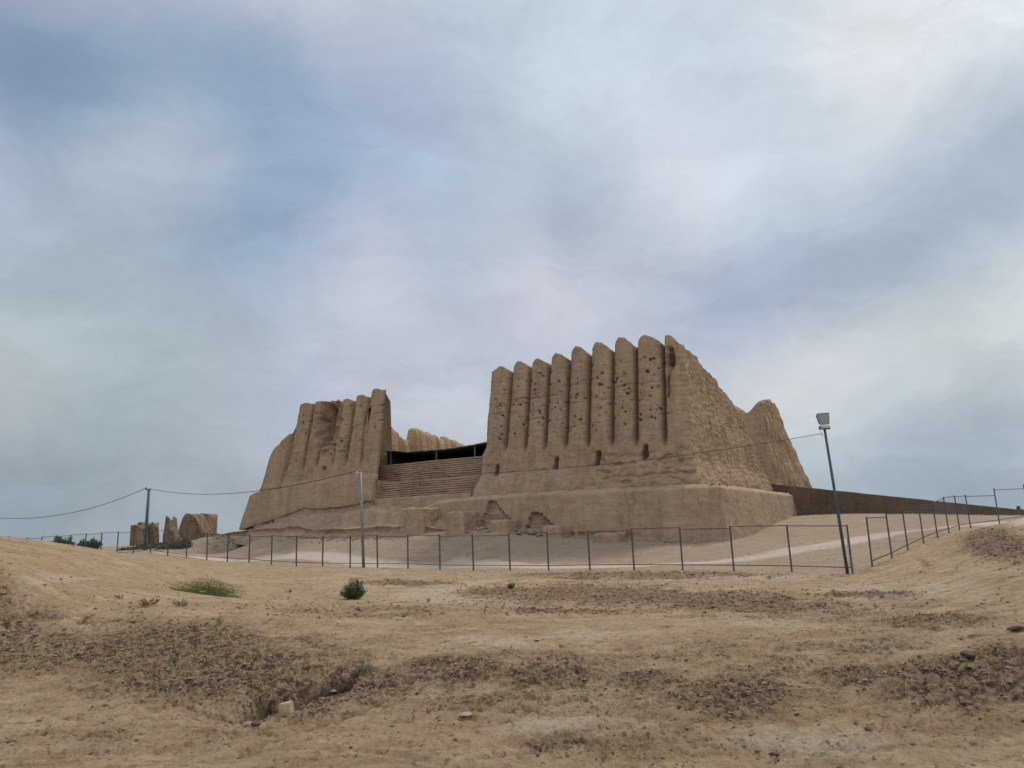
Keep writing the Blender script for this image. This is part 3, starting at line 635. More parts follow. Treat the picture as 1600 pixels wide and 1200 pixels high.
# --- left block
GL = [48.5,40.95,38.8,37.15,35.25,33.6,31.85,29.8]
PKL = [9.9,12.8,12.75,12.75,12.55,12.7,13.05]; GVL = [9.,12.55,12.6,12.7,12.3,12.1,12.35,12.4]
HL = holes(8, 30.0, 42, 7.0, 12.2, 55, .05, .10) + [(36.0,6.1,.2)]
def l_top(u, v, S):
    k, t = col_t(u, GL)
    slope = np.interp(u, [40.9,41.05,41.5,42.7,43.2,43.5,44.2,45.6,46.6],[12.4,9.95,9.7,8.75,7.6,5.5,4.5,3.6,1.6])
    pk = np.array(PKL)[k]; g0 = np.array(GVL)[k]; g1 = np.array(GVL)[k+1]; b = g0+(g1-g0)*t
    sh = np.where(t < .35, np.sin(np.clip(t/.35,0,1)*math.pi/2)**.45, 1-.85*sst(.5,1.0,t)); fr = b+sh*(pk-b)
    fr = fr + .05*vn(u*2.2,u*0,81)
    z = np.where(u > 40.95, slope+.12*vn(u*1.7,u*0,82), fr); z = np.where(S == 3, np.interp(v,[1.9,2.05,2.3,3.0,6.5],[12.7,12.3,10.6,9.0,8.4]), z)
    return np.where(S == 2, np.minimum(np.where(u > 40.95, slope, 11.5), np.interp(u,[35.5,38],[8.4,11.5])), np.where(S == 1, 1.8, z))
def l_disp(u, v, z, S):
    f = np.where(u > 40.95, .62*sst(44.6,43.2,u)*sst(40.95,41.35,u) - .12*np.exp(-((u-42.4-.1*(z-7))/.16)**2), colprot(u, z, GL, .72, 6.3))
    rough = .09*fbm(u*.9, z*.5, 4, 83) + .05*fbm(u*2.6, z*3, 4, 84) + .02*vn(u*.6, z*9, 85)
    f = f + rough - pit(u, z, HL) + .2*sst(5.4,4.6,z)
    for a, b, L_, d_ in CRK_L: f = f - d_*sst(.075,.02,np.abs(z-b-.06*vn(u*2.3,u*0,int(a*9)))) * sst(L_,L_*.6,np.abs(u-a))
    cav = sst(1.05,.6,np.hypot((u-36.35)/1.6,(z-10.4-.25*(u-36.3))/2.7)+.22*fbm(u*1.1,z*1.2,3,86)); 
    f = f - cav*(1.45 + .3*vn(u*1.3,z*1.8,87)) - .5*sst(.35,.1,np.abs(z-8.35-.1*vn(u*2,u*0,88)))*sst(37.6,37.2,u)*sst(35.0,35.4,u)*.6
    f = f - .35*sst(1.0,.75,np.hypot((u-35.9)/.9,(z-7.55)/.5))
    q = .15*fbm(v*1.1, z*.8, 4, 89)
    return np.where(S == 0, f, q)
POLY_L = [(30.05,1.9),(44.4,1.9),(44.0,6.6),(35.6,6.6)]
left = solid('fluted_wall', POLY_L, lambda u,v,S: 1.0+0*u, l_top, lambda u,v,S: np.where(S == 0, np.interp(u,[29,42],[.19,.22]), np.where(S==3,.03,np.where(S==1,.10,.02))), l_disp, M['wall'], fort, dz=.09, rad=.22, ds=.09,
             parts=[('half_column', colmask(i, GL, 5.1), M['wall']) for i in range(1, 7)] + [('side_face', lambda u,v,z,S,w: S == 3, M['rough'])], inner=1.4, z0=4.4, interior=1.2)  # paler material on the side face paints a sunlit strip

# --- smooth plastered band under the left block
def band_top(u, v, S): return np.interp(u, [29,29.8,33.4,36.4,39.5,42,44,44.6,45.3],[4.55,4.66,4.78,4.87,4.6,4.45,4.4,4.2,3.6]) + .03*vn(u*2,u*0,90)
def band_bot(u, v, S): return np.interp(u, [29,30.1,30.8,33,36.2,37.2,39.6,42.2,45.2,47.2],[2.9,2.88,2.75,2.54,2.52,2.70,2.1,1.47,.93,.85]) + .08*fbm(u*1.1,u*0,3,91)
solid('base_band', [(29.6,.45),(44.9,.45),(45.0,4.0),(29.4,4.0)], band_bot, band_top, lambda u,v,S: np.where(S==1,.34,.10),
      lambda u,v,z,S: .06*fbm(u*.5+v*.5, z*.6, 4, 92) - .05*sst(.3,.0,z-band_bot(u,v,S)), M['plaster'], fort, dz=.1, rad=.35, ds=.12, inner=1.2, z0=3.0, interior=2.0)

# --- inner face of the far side wall with its broken crest
CR = [(3,10.1),(6.5,10.2),(7.7,10.25),(7.9,10.75),(8.5,10.95),(9.2,10.8),(10.2,10.2),(11.1,9.6),(12.7,9.6),(12.85,10.7),(13.6,10.85),(14.3,10.9),(14.9,10.6),(15.6,10.7),(18.0,10.2),(18.5,10.15),(18.7,10.45),(19.5,10.5),(20.0,10.15),(21.0,10.25),(22.0,10.0),(23.2,9.85),(26,9.6),(30,9.4)]
def sw_top(u, v, S): return np.interp(v, [a for a,_ in CR],[b for _,b in CR]) + .10*vn(v*3,v*0,93) + .09*vn(v*7.5,v*0,193) - np.where(S==1,1.5,0)
def sw_disp(u, v, z, S):
    q = .14*fbm(v*.7, z*.5, 4, 94, .6) + .10*fbm(v*2.4, z*2.2, 4, 95, .6); run = np.abs(vn(v*.9+.12*z, z*.12, 96)); return q - .16*sst(.12,.0,run)
solid('side_wall', [(32.6,30),(32.6,5.6),(35.2,5.6),(35.2,30)], lambda u,v,S: -.5+0*u, sw_top, lambda u,v,S: .06+0*u, sw_disp, M['gold'], fort, dz=.12, rad=.2, ds=.12, inner=.9, z0=9, interior=7)

# --- far bastion
def ba_top(u, v, S):
    z = np.interp(v, [27,28.6,30,32,34,36,37.5],[11.0,11.7,12.2,12.45,12.5,12.3,11.6]); z = np.where(S==0, np.interp(u,[1.2,2.2,3.4,5,7],[11.0,11.5,11.0,10.6,10.2]), z)
    return z + .10*vn(u*2+v*2,u*0,97) + .22*sst(.5,.2,np.abs(v-33.6))*(S==3)
def ba_disp(u, v, z, S):
    q = .30*fbm(v*.5, z*.4, 4, 98) + .12*fbm(v*2, z*1.2, 4, 99); run = np.abs(vn(v*.9+.15*z, z*.12, 100)); q = q - .3*sst(.15,.0,run)
    return np.where(S==3, q, .06*fbm(u*1.3, z*.9, 4, 101))
solid('bastion', [(1.75,28.5),(7,28.5),(7,37),(-.75,36.2)], lambda u,v,S: -.5+0*u, ba_top, lambda u,v,S: np.where(S==3, np.interp(v,[28.5,36.2],[.05,.30]), .07), ba_disp, M['rough'], fort, dz=.14, rad=.35, ds=.14, inner=1.5, z0=3, interior=8)

# --- platform
def pf_top(u, v, S): return np.interp(u, [0,6,13,19,22.3,23.2,24.6],[2.42,2.55,2.66,2.66,2.52,2.25,1.9]) + .05*fbm(u*.6+v*.4,v*.3,3,102)
PATCHES = [(17.0,-.35,2.15,1.35),(13.25,-.6,1.12,1.15)]      # bare stepped brick: u, z bottom, z top, half width at the bottom
def bare(u, z):
    o = np.zeros(np.shape(u))
    for uc, z0, z1, w in PATCHES:
        zq = np.floor(z/.26)*.26; ww = w*(1-(zq-z0)/(z1-z0+.4)) + .16*(_h((zq*10).astype(int), (zq*0).astype(int)+int(uc), 3)-.5)
        lo = uc + .35*(zq-z0)/(z1-z0) - ww*1.0; hi = uc+.35*(zq-z0)/(z1-z0) + ww*1.15
        o = np.maximum(o, ((u > lo-.55*w*(1-(zq-z0)/(z1-z0))) & (u < hi) & (z < z1) & (ww > .1))*1.)
    return o
def pf_disp(u, v, z, S):
    s = .11*fbm(u*.35, z*.5, 4, 103) + .03*fbm(u*1.6, z*1.8, 4, 104) - .03*sst(.10,.02,np.abs(z-1.55-.25*vn(u*.9,u*0,105)))*(vn(u*.6,u*0,106) > .15)
    b = bare(u, z); s = s - b*(.30 - .06*vn(u*2,z*2,107)) - b*.07*(((z/.26) % 1) < .22)
    q = .08*fbm(v*.3, z*.5, 4, 108) + .035*fbm(v*1.5, z*2, 4, 109) + .015*vn(v*.4+z*2.2, z*1.5, 110)
    lipf = -.42*np.clip(1-(pf_top(u,v,S)-z)/.26,0,1)
    und = -.18*sst(.25,.05,np.abs(z-(-.55-.04*(10-u))))*(S==0)*sst(5,7,u)*(vn(u*1.3,u*0,111) > -.2)
    return np.where(S==0, s+und, q) + lipf
platform = solid('platform', [(.15,-.25),(24.6,-.25),(24.6,28),(.05,28)], lambda u,v,S: -3.0+0*u, pf_top, lambda u,v,S: np.where(S==0, .10, np.where(S==3, .07, .05)), pf_disp, M['plaster'], fort,
      dz=.085, rad=.25, ds=.085, parts=[('brick_patch', lambda u,v,z,S,w: (S==0) & (bare(u,z) > .5) & w, M['brick'])], inner=2, z0=2.4, interior=2.45)
# floor of the platform top behind the rim
mesh_obj_floor = mesh_obj('platform_top', W3(np.array([1,24,24,1.]), np.array([1,1,27,27.]), np.full(4,2.46)), np.array([[0,3,2,1]]), M['plaster'])
keep(mesh_obj_floor, fort)

# --- stub buttresses in front of the platform
for (u0, u1, p, zt) in [(22.0,24.2,2.1,1.93),(18.3,19.75,2.3,1.49),(14.85,16.4,1.7,.73),(10.75,12.2,1.7,.20),(6.65,8.15,2.0,-.44)]:
    seed = int(u0*10)
    solid('buttress', [(u0,-.45-p),(u1,-.45-p),(u1,.15),(u0,.15)], lambda u,v,S: -2.6+0*u, lambda u,v,S,zt=zt,seed=seed: zt + .05*fbm(u*1.3,v*1.3,3,seed),
          lambda u,v,S: .05+0*u, lambda u,v,z,S,seed=seed,zt=zt: .07*fbm(u*1.1+v*1.1, z*1.4, 4, seed) - .08*np.clip(1-(zt-z)/.08,0,1) + .06*fbm(u*3+v*3,z*3,3,seed+3), M['stub'], fort, dz=.1, rad=.12, ds=.09, inner=.4, z0=zt, interior=zt-.1)

# --- stepped brick courses between the two blocks
def terrace(name, u0, u1, v0, zlo, zhi, n, step, jit):
    us = np.arange(u0, u1+.01, .14); h = (zhi-zlo)/n; prof = []; 
    for k in range(n):
        zb = zlo+k*h; vv = v0+k*step
        prof += [(vv+.30, zb+.0), (vv+.30, zb+h*.24), (vv, zb+h*.28), (vv-.01, zb+h*.9), (vv+.03, zb+h*.995)]
    prof += [(v0+n*step+.4, zhi+.005), (v0+n*step+3.0, zhi+.01)]
    m = len(prof); U_, K_ = np.meshgrid(us, np.arange(m)); pv = np.array([p[0] for p in prof])[K_]; pz = np.array([p[1] for p in prof])[K_]
    row = K_//5
    zz = pz + .03*vn(U_*.25, row*.2, 120) + .012*vn(U_*1.1, row*3.1, 124) + .02*(U_-u0)/(u1-u0)
    pv = pv + .05*vn(U_*1.4, row*7.7, 121)*1.0 + .03*vn(U_*5, row*3.3, 122) + .02*(_h(np.floor(U_/.42+row*.5).astype(int), row, 5)-.5)
    pv = np.where(_h(np.floor(U_/.84).astype(int), row, 9) > .96, pv+.13, pv)
    V = W3(U_, pv, zz).reshape(-1,3); nu = len(us); i = np.arange(m-1)[:,None]*nu; j = np.arange(nu-1)[None,:]
    Fq = np.stack([i+j, i+j+1, i+nu+j+1, i+nu+j], -1).reshape(-1,4)[:, ::-1]
    o = mesh_obj(name, V, Fq, M['brick'], None, False); keep(o, fort); return o
terrace('brick_terrace', 18.9, 31.0, 2.9, 4.38, 6.08, 9, .05, 1)
terrace('brick_terrace', 18.9, 32.4, 1.35, 3.05, 4.36, 7, .05, 2)
solid('terrace_footing', [(19.0,.9),(30.6,.9),(30.6,5),(19.0,5)], lambda u,v,S: 1.0+0*u, lambda u,v,S: 3.04+.03*vn(u,u*0,125), lambda u,v,S: .1+0*u, lambda u,v,z,S: .08*fbm(u*.8+v,z,4,126), M['plaster'], fort, inner=1, rad=.2, z0=3, interior=2.5)
# courts behind the terrace
fl = mesh_obj('courtyard_floor', W3(np.array([19.5,33.,33,19.5]), np.array([3.3,3.3,28,28.]), np.full(4,5.95)), np.array([[0,3,2,1]]), M['bank']); keep(fl, fort)

# ---------------------------------------------------------------- earth bank below the left block
def bank():
    us = np.arange(20.3, 46.9, .12); n = 46; t = np.linspace(0, 1, n)
    U_, T_ = np.meshgrid(us, t)
    ztop = np.interp(us, [20.3,21.5,24,26,29,30.1,33,36.2,37.2,39.6,42.2,45.2,47.2,48.6],[.4,1.0,1.9,2.35,2.75,2.68,2.35,2.32,2.45,1.85,1.22,.74,.6,.4])
    zled = np.interp(us, [20.3,21.3,21.9,26.2,28.8,33.3,34.4,35.2,37,40.5,41.7,45,46.9],[.1,.34,.56,.70,.60,.76,1.0,1.05,.95,.93,.84,.72,.4])
    vled = np.interp(us, [20.3,22,26,34,40,43,46,48.6],[-1.6,-2.4,-2.9,-3.1,-2.9,-2.4,-1.2,0.5]) + .35*fbm(us*.5, us*0, 4, 130)
    vtop = np.interp(us, [20.3,24.5,26,30,46,48.6],[-.1,.6,1.3,1.3,1.25,2.4])
    zfoot = zled - np.interp(us,[20.3,22,40,44,48.6],[.5,.85,.75,.4,.3])
    a = np.clip(T_/.68, 0, 1); b = np.clip((T_-.68)/.32, 0, 1); dzz = (ztop-zled)[None]; wv = .10*fbm(U_*.5, U_*0, 3, 135)
    fz = np.stack([np.interp(a[:,0], [0,.30,.36,.62,.70,1], [0,.28,.36,.92,.96,1.])]).T; fv_ = np.interp(a[:,0], [0,.30,.36,.62,.70,1],[0,.34,.40,.52,.58,1.])[:,None]
    v = vtop[None]*(1-fv_-wv*np.sin(a*math.pi)) + vled[None]*(fv_+wv*np.sin(a*math.pi)); z = ztop[None] - dzz*fz
    hang = .28*np.sin(np.clip((b-.0)/.8,0,1)*math.pi)
    v = np.where(T_ > .68, vled[None] + hang*.9 - b**2*.9, v); z = np.where(T_ > .68, zled[None] + (zfoot-zled)[None]*np.minimum(b*1.25,1.35) - .35*sst(.8,1,b), z)
    amp = np.where(T_ < .04, .2, 1.)
    z = z + amp*(.16*fbm(U_*.55, v*.9, 5, 131, .6) + .05*fbm(U_*2.5, v*3, 4, 132, .6))*np.sin(np.clip(a*1.0,0,1)*math.pi)**.6 + .03*fbm(U_*2.2, T_*9, 3, 133)
    # broken hollow near the middle and a washed-out channel
    z = z - .35*sst(1.4,.2,np.hypot((U_-25.6)/1.1,(v-.1)/1.2)) - .25*sst(.5,.1,np.abs(U_-36.6+.6*a))*sst(.5,.1,a)
    st = np.where(b > 0, .22*fbm(U_*1.2, z*3, 4, 134, .65), 0); v = v + st
    V = W3(U_, v, z).reshape(-1,3); nu = len(us); i = np.arange(n-1)[:,None]*nu; j = np.arange(nu-1)[None,:]
    Fq = np.stack([i+j, i+j+1, i+nu+j+1, i+nu+j], -1).reshape(-1,4)
    o = mesh_obj('earth_bank', V, Fq, M['bank']); tag(o, kind='structure')
bank()

# ---------------------------------------------------------------- access ramp
rampt = thing('ramp', W3(-8., 28., 0.), 'long smooth brown ramp wall falling to the right from the fortress platform', 'ramp')
us = np.linspace(2.6, -24, 90); zt_ = np.interp(-us, [-2.6,-2.3,18.3,24],[3.52,3.5,-.06,-.9]) + .02*vn(us*.7,us*0,140)
def ramp_mesh():
    prof = [(0,-2.6,None),(0.0,0,0),(.02,.0,1),(.35,0,1),(.36,-.28,1),(3.0,-.28,1),(3.02,0,1),(3.35,0,1),(3.37,-3,None)]
    V = []; rows = []
    lev = [('z',-2.6,0.),('f',.33,.03),('f',.66,.06),('t',-.02,.10),('t',0.,.14),('t',0.,.42),('t',-.3,.44),('t',-.3,3.0),('t',0.,3.02),('t',0.,3.35),('z',-3.,3.4)]
    for kd, a, vv in lev:
        z = np.full(len(us), a) if kd == 'z' else (zt_+a if kd == 't' else -2.6+(zt_+2.6)*a)
        rows.append(W3(us, 27.95+vv + .015*vn(us*.5, us*0+vv*9, 141), z))
    n = len(us); V = np.concatenate(rows); i = np.arange(len(lev)-1)[:,None]*n; j = np.arange(n-1)[None,:]
    Fq = np.stack([i+j, i+j+1, i+n+j+1, i+n+j], -1).reshape(-1,4)
    return V, Fq
V_, F_ = ramp_mesh(); keep(mesh_obj('ramp_wall', V_, F_, M['ramp'], None, False), rampt)

# ---------------------------------------------------------------- dark shelter roof between the blocks
can = thing('canopy', W3(25., 6., 5.95), 'low black tarpaulin shelter roof above the stepped brick courses', 'canopy')
def canopy():
    us = np.linspace(18.7, 30.4, 60); vs = np.linspace(3.4, 17, 24); U_, V2 = np.meshgrid(us, vs)
    edge = np.interp(us, [18.7,19.5,21,23,24.8,27,28.5,29.4,30.4],[7.32,7.2,7.08,6.98,6.95,7.05,7.12,7.3,7.35])
    z = edge[None] - .055*(V2-3.4) + .07*vn(U_*1.1, V2*.5, 150)*sst(21,24,U_) + .03*vn(U_*3, V2*1.3, 151)
    top = W3(U_, V2, z).reshape(-1,3); bot = W3(U_, V2, z-.05).reshape(-1,3); n = len(us); m = len(vs)
    i = np.arange(m-1)[:,None]*n; j = np.arange(n-1)[None,:]; Fq = np.stack([i+j, i+j+1, i+n+j+1, i+n+j], -1).reshape(-1,4)
    V = np.r_[top, bot]; K = len(top); F = np.r_[Fq[:, ::-1], Fq+K]
    jj = np.arange(n-1); rim = np.stack([jj, jj+1, jj+1+K, jj+K], -1)
    o = mesh_obj('roof_sheet', V, np.r_[F, rim], M['tarp'], None, False); keep(o, can)
    # crumpled dusty front hem
    mb = MB(); pts = [W3(a, 3.33+.05*float(vn(a*3.,.0,152)), b-.02+.035*float(vn(a*2.3,.0,153))) for a, b in zip(us, edge+.07*vn(us*1.1, us*0+1.7, 150)*sst(21,24,us))]
    mb.tube(pts, .055, 6); mb.build('roof_hem', M['tarp_edge'], can, True)
    for u_ in (21.05, 24.95, 29.9):
        mb = MB(); zt = float(np.interp(u_, us, edge)); bar(mb, W3(u_, 3.55, 6.0), W3(u_, 3.55, zt-.04), .12); mb.build('post', M['steel'], can)
    mb = MB(); a, b = W3(18.7,17.,5.9), W3(33.,17.,5.9); c = (W3(18.7,17.,6.4)+W3(33.,17.,6.4))/2
    bk = mesh_obj('rear_shade_sheet', [tuple(W3(18.7,16.9,5.9)), tuple(W3(33.,16.9,5.9)), tuple(W3(33.,16.9,6.9)), tuple(W3(18.7,16.9,6.9)),tuple(W3(18.7,16.95,5.9)), tuple(W3(33.,16.95,5.9)), tuple(W3(33.,16.95,6.9)), tuple(W3(18.7,16.95,6.9))], [(0,1,2,3),(7,6,5,4),(3,2,6,7)], M['tarp'], None, False); keep(bk, can)  # near-black back added to make the shelter's inside dark
    fm = mesh_obj('floor_shade_sheet', [tuple(W3(a_,b_,5.99)) for a_,b_ in ((19.6,3.9),(30.2,3.9),(30.2,16.8),(19.6,16.8))], [(0,3,2,1)], M['tarp'], None, False); keep(fm, can)  # near-black floor standing in for the shade under the roof
    sl = mesh_obj('side_shade_sheet', [tuple(W3(30.25,b_,c_)) for b_,c_ in ((3.5,5.9),(16.8,5.9),(16.8,7.0),(3.5,7.3))]+[tuple(W3(30.3,b_,c_)) for b_,c_ in ((3.5,5.9),(16.8,5.9),(16.8,7.0),(3.5,7.3))], [(0,1,2,3),(7,6,5,4),(0,3,7,4)], M['tarp'], None, False); keep(sl, can)  # near-black side added to darken the interior
canopy()

# ---------------------------------------------------------------- fences
def fence(name, P, label, heights=None, skip=()):
    base = thing(name, P[0], label, 'fence', 'metal mesh fences round the ruin'); n = len(P); H = heights or [1.82]*n; r = np.random.RandomState(len(P))
    tops = []
    for i, p in enumerate(P):
        mb = MB(); ln = r.normal(0, .012, 2); t = p + np.array([ln[0], ln[1], H[i]]); tops.append(t)
        bar(mb, p-np.array([0,0,.35]), t, .06, .06); mb.build('post', M['post'] if r.rand() < .55 else M['steel'], base)
    for i in range(n-1):
        if i in skip: continue
        a, b = P[i], P[i+1]; d = (b-a)/np.linalg.norm(b-a); h = min(H[i], H[i+1]); a0, b0 = a+d*.035, b-d*.035; up = np.array([0,0,1.])
        drop = r.uniform(.02,.12)
        tz = min(a[2]+H[i], b[2]+H[i+1])-drop if abs(a[2]-b[2]) > .12 else None
        za, zb_ = (tz, tz + r.normal(0,.015)) if tz is not None else (a[2]+H[i]-drop, b[2]+H[i+1]-drop)
        A1 = np.array([a0[0],a0[1],za]); B1 = np.array([b0[0],b0[1],zb_]); A2 = np.array([a0[0],a0[1],a[2]+.24]); B2 = np.array([b0[0],b0[1],b[2]+.24])
        mb = MB(); bar(mb, A1, B1, .035, .035); mb.build('top_rail', M['steel'], base)
        mb = MB(); bar(mb, A2, B2, .035, .035); mb.build('bottom_rail', M['post'], base)
        # woven wire, one diagonal set each way
        mb = MB(); L = np.linalg.norm((B2-A2)); sp = .115
        def pt(s, t): return (A2+(B2-A2)*s)*(1-t) + (A1+(B1-A1)*s)*t
        Hh = (A1[2]-A2[2])
        k = -int(Hh/sp)-1
        while k*sp < L:
            for sg in (1,-1):
                s0, t0, s1, t1 = k*sp/L, 0., (k*sp+Hh)/L, 1.
                if s0 < 0: t0 = -s0/(s1-s0); s0 = 0.
                if s1 > 1: t1 = (1-k*sp/L)/((Hh)/L); s1 = 1.
                if s1 > s0+.01:
                    q0, q1 = ((s0,t0),(s1,t1)) if sg == 1 else ((1-s0,t0),(1-s1,t1)); mb.tube([pt(*q0), pt(*q1)], .0013, 3, False)
            k += 1
        mb.build('wire_mesh', M['wire'], base, False)
    return base
fence('mesh_fence', F1, 'long blue grey mesh fence crossing in front of the fortress')
P2 = F2[1:]; H2 = [1.97,1.95,1.80,1.80,1.68,1.84,1.80,1.82,2.0,2.0,2.0]
fence('mesh_fence', P2, 'shorter mesh fence climbing beside the bare hill towards the ramp', H2)

# ---------------------------------------------------------------- lamp post, cable poles, cables
lb = atY(1325, 897, 28.9); lt = atY(1288.5, 671, 28.9)
lamp = thing('lamp_post', lb, 'leaning blue grey lamp post with a square floodlight at the fence corner', 'lamp post')
mb = MB(); mb.tube([lb-np.array([0,0,.4]), lb+(lt-lb)*.5, lt], [.062,.055,.048], 12); mb.build('pole', M['steel'], lamp, True)
ax = (lt-lb)/np.linalg.norm(lt-lb)
mb = MB(); c = lt+ax*.02; mb.box(c, (.22,0,0), (0,.05,0), (0,0,.02)); mb.box(c+np.array([-.19,0,.06]), (.012,0,0), (0,.04,0), (0,0,.06)); mb.box(c+np.array([.19,0,.06]), (.012,0,0), (0,.04,0), (0,0,.06)); mb.build('bracket', M['post'], lamp)
mb = MB(); mb.box(c+np.array([.0,.0,.075]), (.16,0,0), (0,.07,0), (0,0,.05)); mb.build('ballast_box', M['white'], lamp)
hc = c + np.array([-.03,0,.37])
def head():
    # shallow tapered housing, wide lens towards the left front
    f = [(-.27,-.16,.22),(.20,-.16,.24),(.18,-.12,-.20),(-.16,-.12,-.22)]; b2 = [(-.20,.14,.17),(.14,.14,.19),(.12,.14,-.14),(-.12,.14,-.15)]
    return [hc+np.array(q) for q in f+b2]
hv = head(); mb = MB(); mb.add(hv, [(0,3,2,1),(4,5,6,7),(0,1,5,4),(1,2,6,5),(2,3,7,6),(3,0,4,7)]); housing = mb.build('floodlight', M['lamp_back'], lamp)
mb = MB(); ff = [hv[i]+np.array([0,-.022,0]) for i in range(4)]; cc = sum(ff)/4; fi = [cc+(q-cc)*.86 for q in ff]
mb.add(fi+[q+np.array([0,.012,0]) for q in fi], [(3,2,1,0),(4,5,6,7),(0,1,5,4),(1,2,6,5),(2,3,7,6),(3,0,4,7)]); g = mb.build('lens', M['glass'], lamp); g.parent = housing
mb = MB()
for i in range(4): bar(mb, ff[i]+np.array([0,.008,0]), ff[(i+1) % 4]+np.array([0,.008,0]), .03, .03)
rm = mb.build('rim', M['pale_metal'], lamp); rm.parent = housing
mb = MB(); e = atY(1284, 680, 28.8); bar(mb, lt-ax*.2, e, .02); mb.tube([e+np.array([0,0,-.03]), e+np.array([0,0,.09])], .03, 8); mb.tube([e+np.array([-.02,0,.09]), e+np.array([-.06,0,.22]), lt+np.array([-.12,0,.03])], .012, 6); mb.build('insulator', M['white'], lamp)
CE3 = e
# narrow white board between the lamp post and the corner post
wb0 = atY(1327.2, 884, 28.75); wb1 = atY(1321.8, 838, 28.75)
mb = MB(); dz_ = (wb1-wb0); mb.box((wb0+wb1)/2+np.array([.07,0,0]), (.055,0,0), (0,.012,0), dz_/2); wbd = mb.build('white_panel', M['white']); tag(wbd, 'narrow white board fixed upright between lamp post and corner fence post', 'board')

mp0 = atY(568.5, 887, 45.6); mp1 = atY(563, 737, 45.6)
pm = thing('utility_pole', mp0, 'slim straight grey pole rising in front of the left fluted wall', 'pole', 'cable poles')
mb = MB(); mb.tube([mp0-np.array([0,0,.4]), mp1], [.095,.075], 12); mb.build('shaft', M['pole'] if 'pole' in M else plain('pale_steel_paint', (.20,.22,.235), .5, .3, .25, 4), pm, True)
mb = MB(); mb.box(mp1+np.array([-.1,0,-.05]), (.14,0,0), (0,.04,0), (0,0,.03)); mb.tube([mp1+np.array([-.22,0,-.06]), mp1+np.array([-.22,0,.07])], .04, 8); mb.build('insulator', M['white'], pm)
lp0 = atY(225.5, 862.5, 73); lp1 = atY(233, 764, 73)
pl_ = thing('utility_pole', lp0, 'dark leaning pole among the green scrub on the far left', 'pole', 'cable poles')
mb = MB(); mb.tube([lp0-np.array([0,0,.6]), lp1], [.17,.13], 10); mb.build('shaft', M['steel'], pl_, True)
mb = MB(); bar(mb, lp1+np.array([-.35,0,-.05]), lp1+np.array([.2,0,-.02]), .09); mb.tube([lp1+np.array([-.28,0,-.05]), lp1+np.array([-.28,0,.16])], .07, 8); mb.build('insulator', M['post'], pl_)
def cable(pixels, A, B, r, label):
    """hang a cable from A to B with the sag read at a middle point"""
    A, B = np.array(A), np.array(B); n = 40; px, py = pixels; best = None
    for sag in np.linspace(-.2, 6, 200):
        t = np.linspace(0, 1, 41)[:,None]; P = A+(B-A)*t; P[:,2] -= 4*sag*t[:,0]*(1-t[:,0])
        c, s = math.cos(PITCH), math.sin(PITCH); zc = P[:,1]*c+P[:,2]*s; yc = -P[:,1]*s+P[:,2]*c; x, y = P[:,0]/zc, yc/zc; cr, sr = math.cos(ROLL), math.sin(ROLL)
        X = 800+FPX*(x*cr-y*sr); Yp = 600-FPX*(x*sr+y*cr); o = np.argsort(X); e_ = abs(np.interp(px, X[o], Yp[o])-py)
        if best is None or e_ < best[0]: best = (e_, P)
    mb = MB(); mb.tube(list(best[1]), r, 6); o = mb.build('power_cable', M['cable'], None, True); tag(o, label, 'cable', 'sagging power cables'); return o
q0_ = atY(-150, 866, 76); q1_ = atY(-150, 768, 76)
p3 = thing('utility_pole', q0_, 'grey pole carrying the left cable beyond the left edge', 'pole', 'cable poles')
mb = MB(); mb.tube([q0_-np.array([0,0,.8]), q1_], [.17,.13], 10); mb.build('shaft', M['steel'], p3, True)
cable((45,809.5), atY(-150, 770, 76), lp1+np.array([-.28,0,.12]), .028, 'sagging black cable left of the dark leaning pole')
cable((345,772), lp1+np.array([.1,0,.0]), mp1+np.array([-.22,0,.06]), .024, 'black cable between the two utility poles passing the left wall')
cable((931,727), mp1+np.array([-.2,0,.03]), CE3+np.array([0,0,.06]), .011, 'long black cable rising past the right fluted wall to the lamp post')

# ---------------------------------------------------------------- rocks, ruins
def lump(name, c, size, seed, mat, flat=1.0, rot=0., facets=.35, sub=3):
    import bmesh
    bm = bmesh.new(); bmesh.ops.create_icosphere(bm, subdivisions=sub, radius=1.0); V = np.array([v.co[:] for v in bm.verts]); F = [[v.index for v in f.verts] for f in bm.faces]; bm.free()
    r = np.random.RandomState(seed); 
    for _ in range(16):
        n = r.normal(size=3); n /= np.linalg.norm(n); d = r.uniform(.45,.85); k = V@n; V = V - np.clip(k-d,0,None)[:,None]*n*(1-facets*.2)
    V = V*(1+.22*fbm(V[:,0]*2.5+seed, V[:,1]*2.5+V[:,2]*1.7, 4, seed))[:,None]
    V = V*np.array(size)*.72; cr, sr = math.cos(rot), math.sin(rot); V = np.c_[V[:,0]*cr-V[:,1]*sr, V[:,0]*sr+V[:,1]*cr, V[:,2]]
    o = mesh_obj(name, V, F, mat, None, False); o.location = tuple(map(float, c)); return o
def put(px, py, size, seed, mat, name, label, cat, rot=0., group=None, sink=.3):
    p = on_ground(px, py); z = gh(p[0], p[1]); o = lump(name, (p[0], p[1], z+size[2]*(1-sink)-.0), size, seed, mat, rot=rot); tag(o, label, cat, group); return o
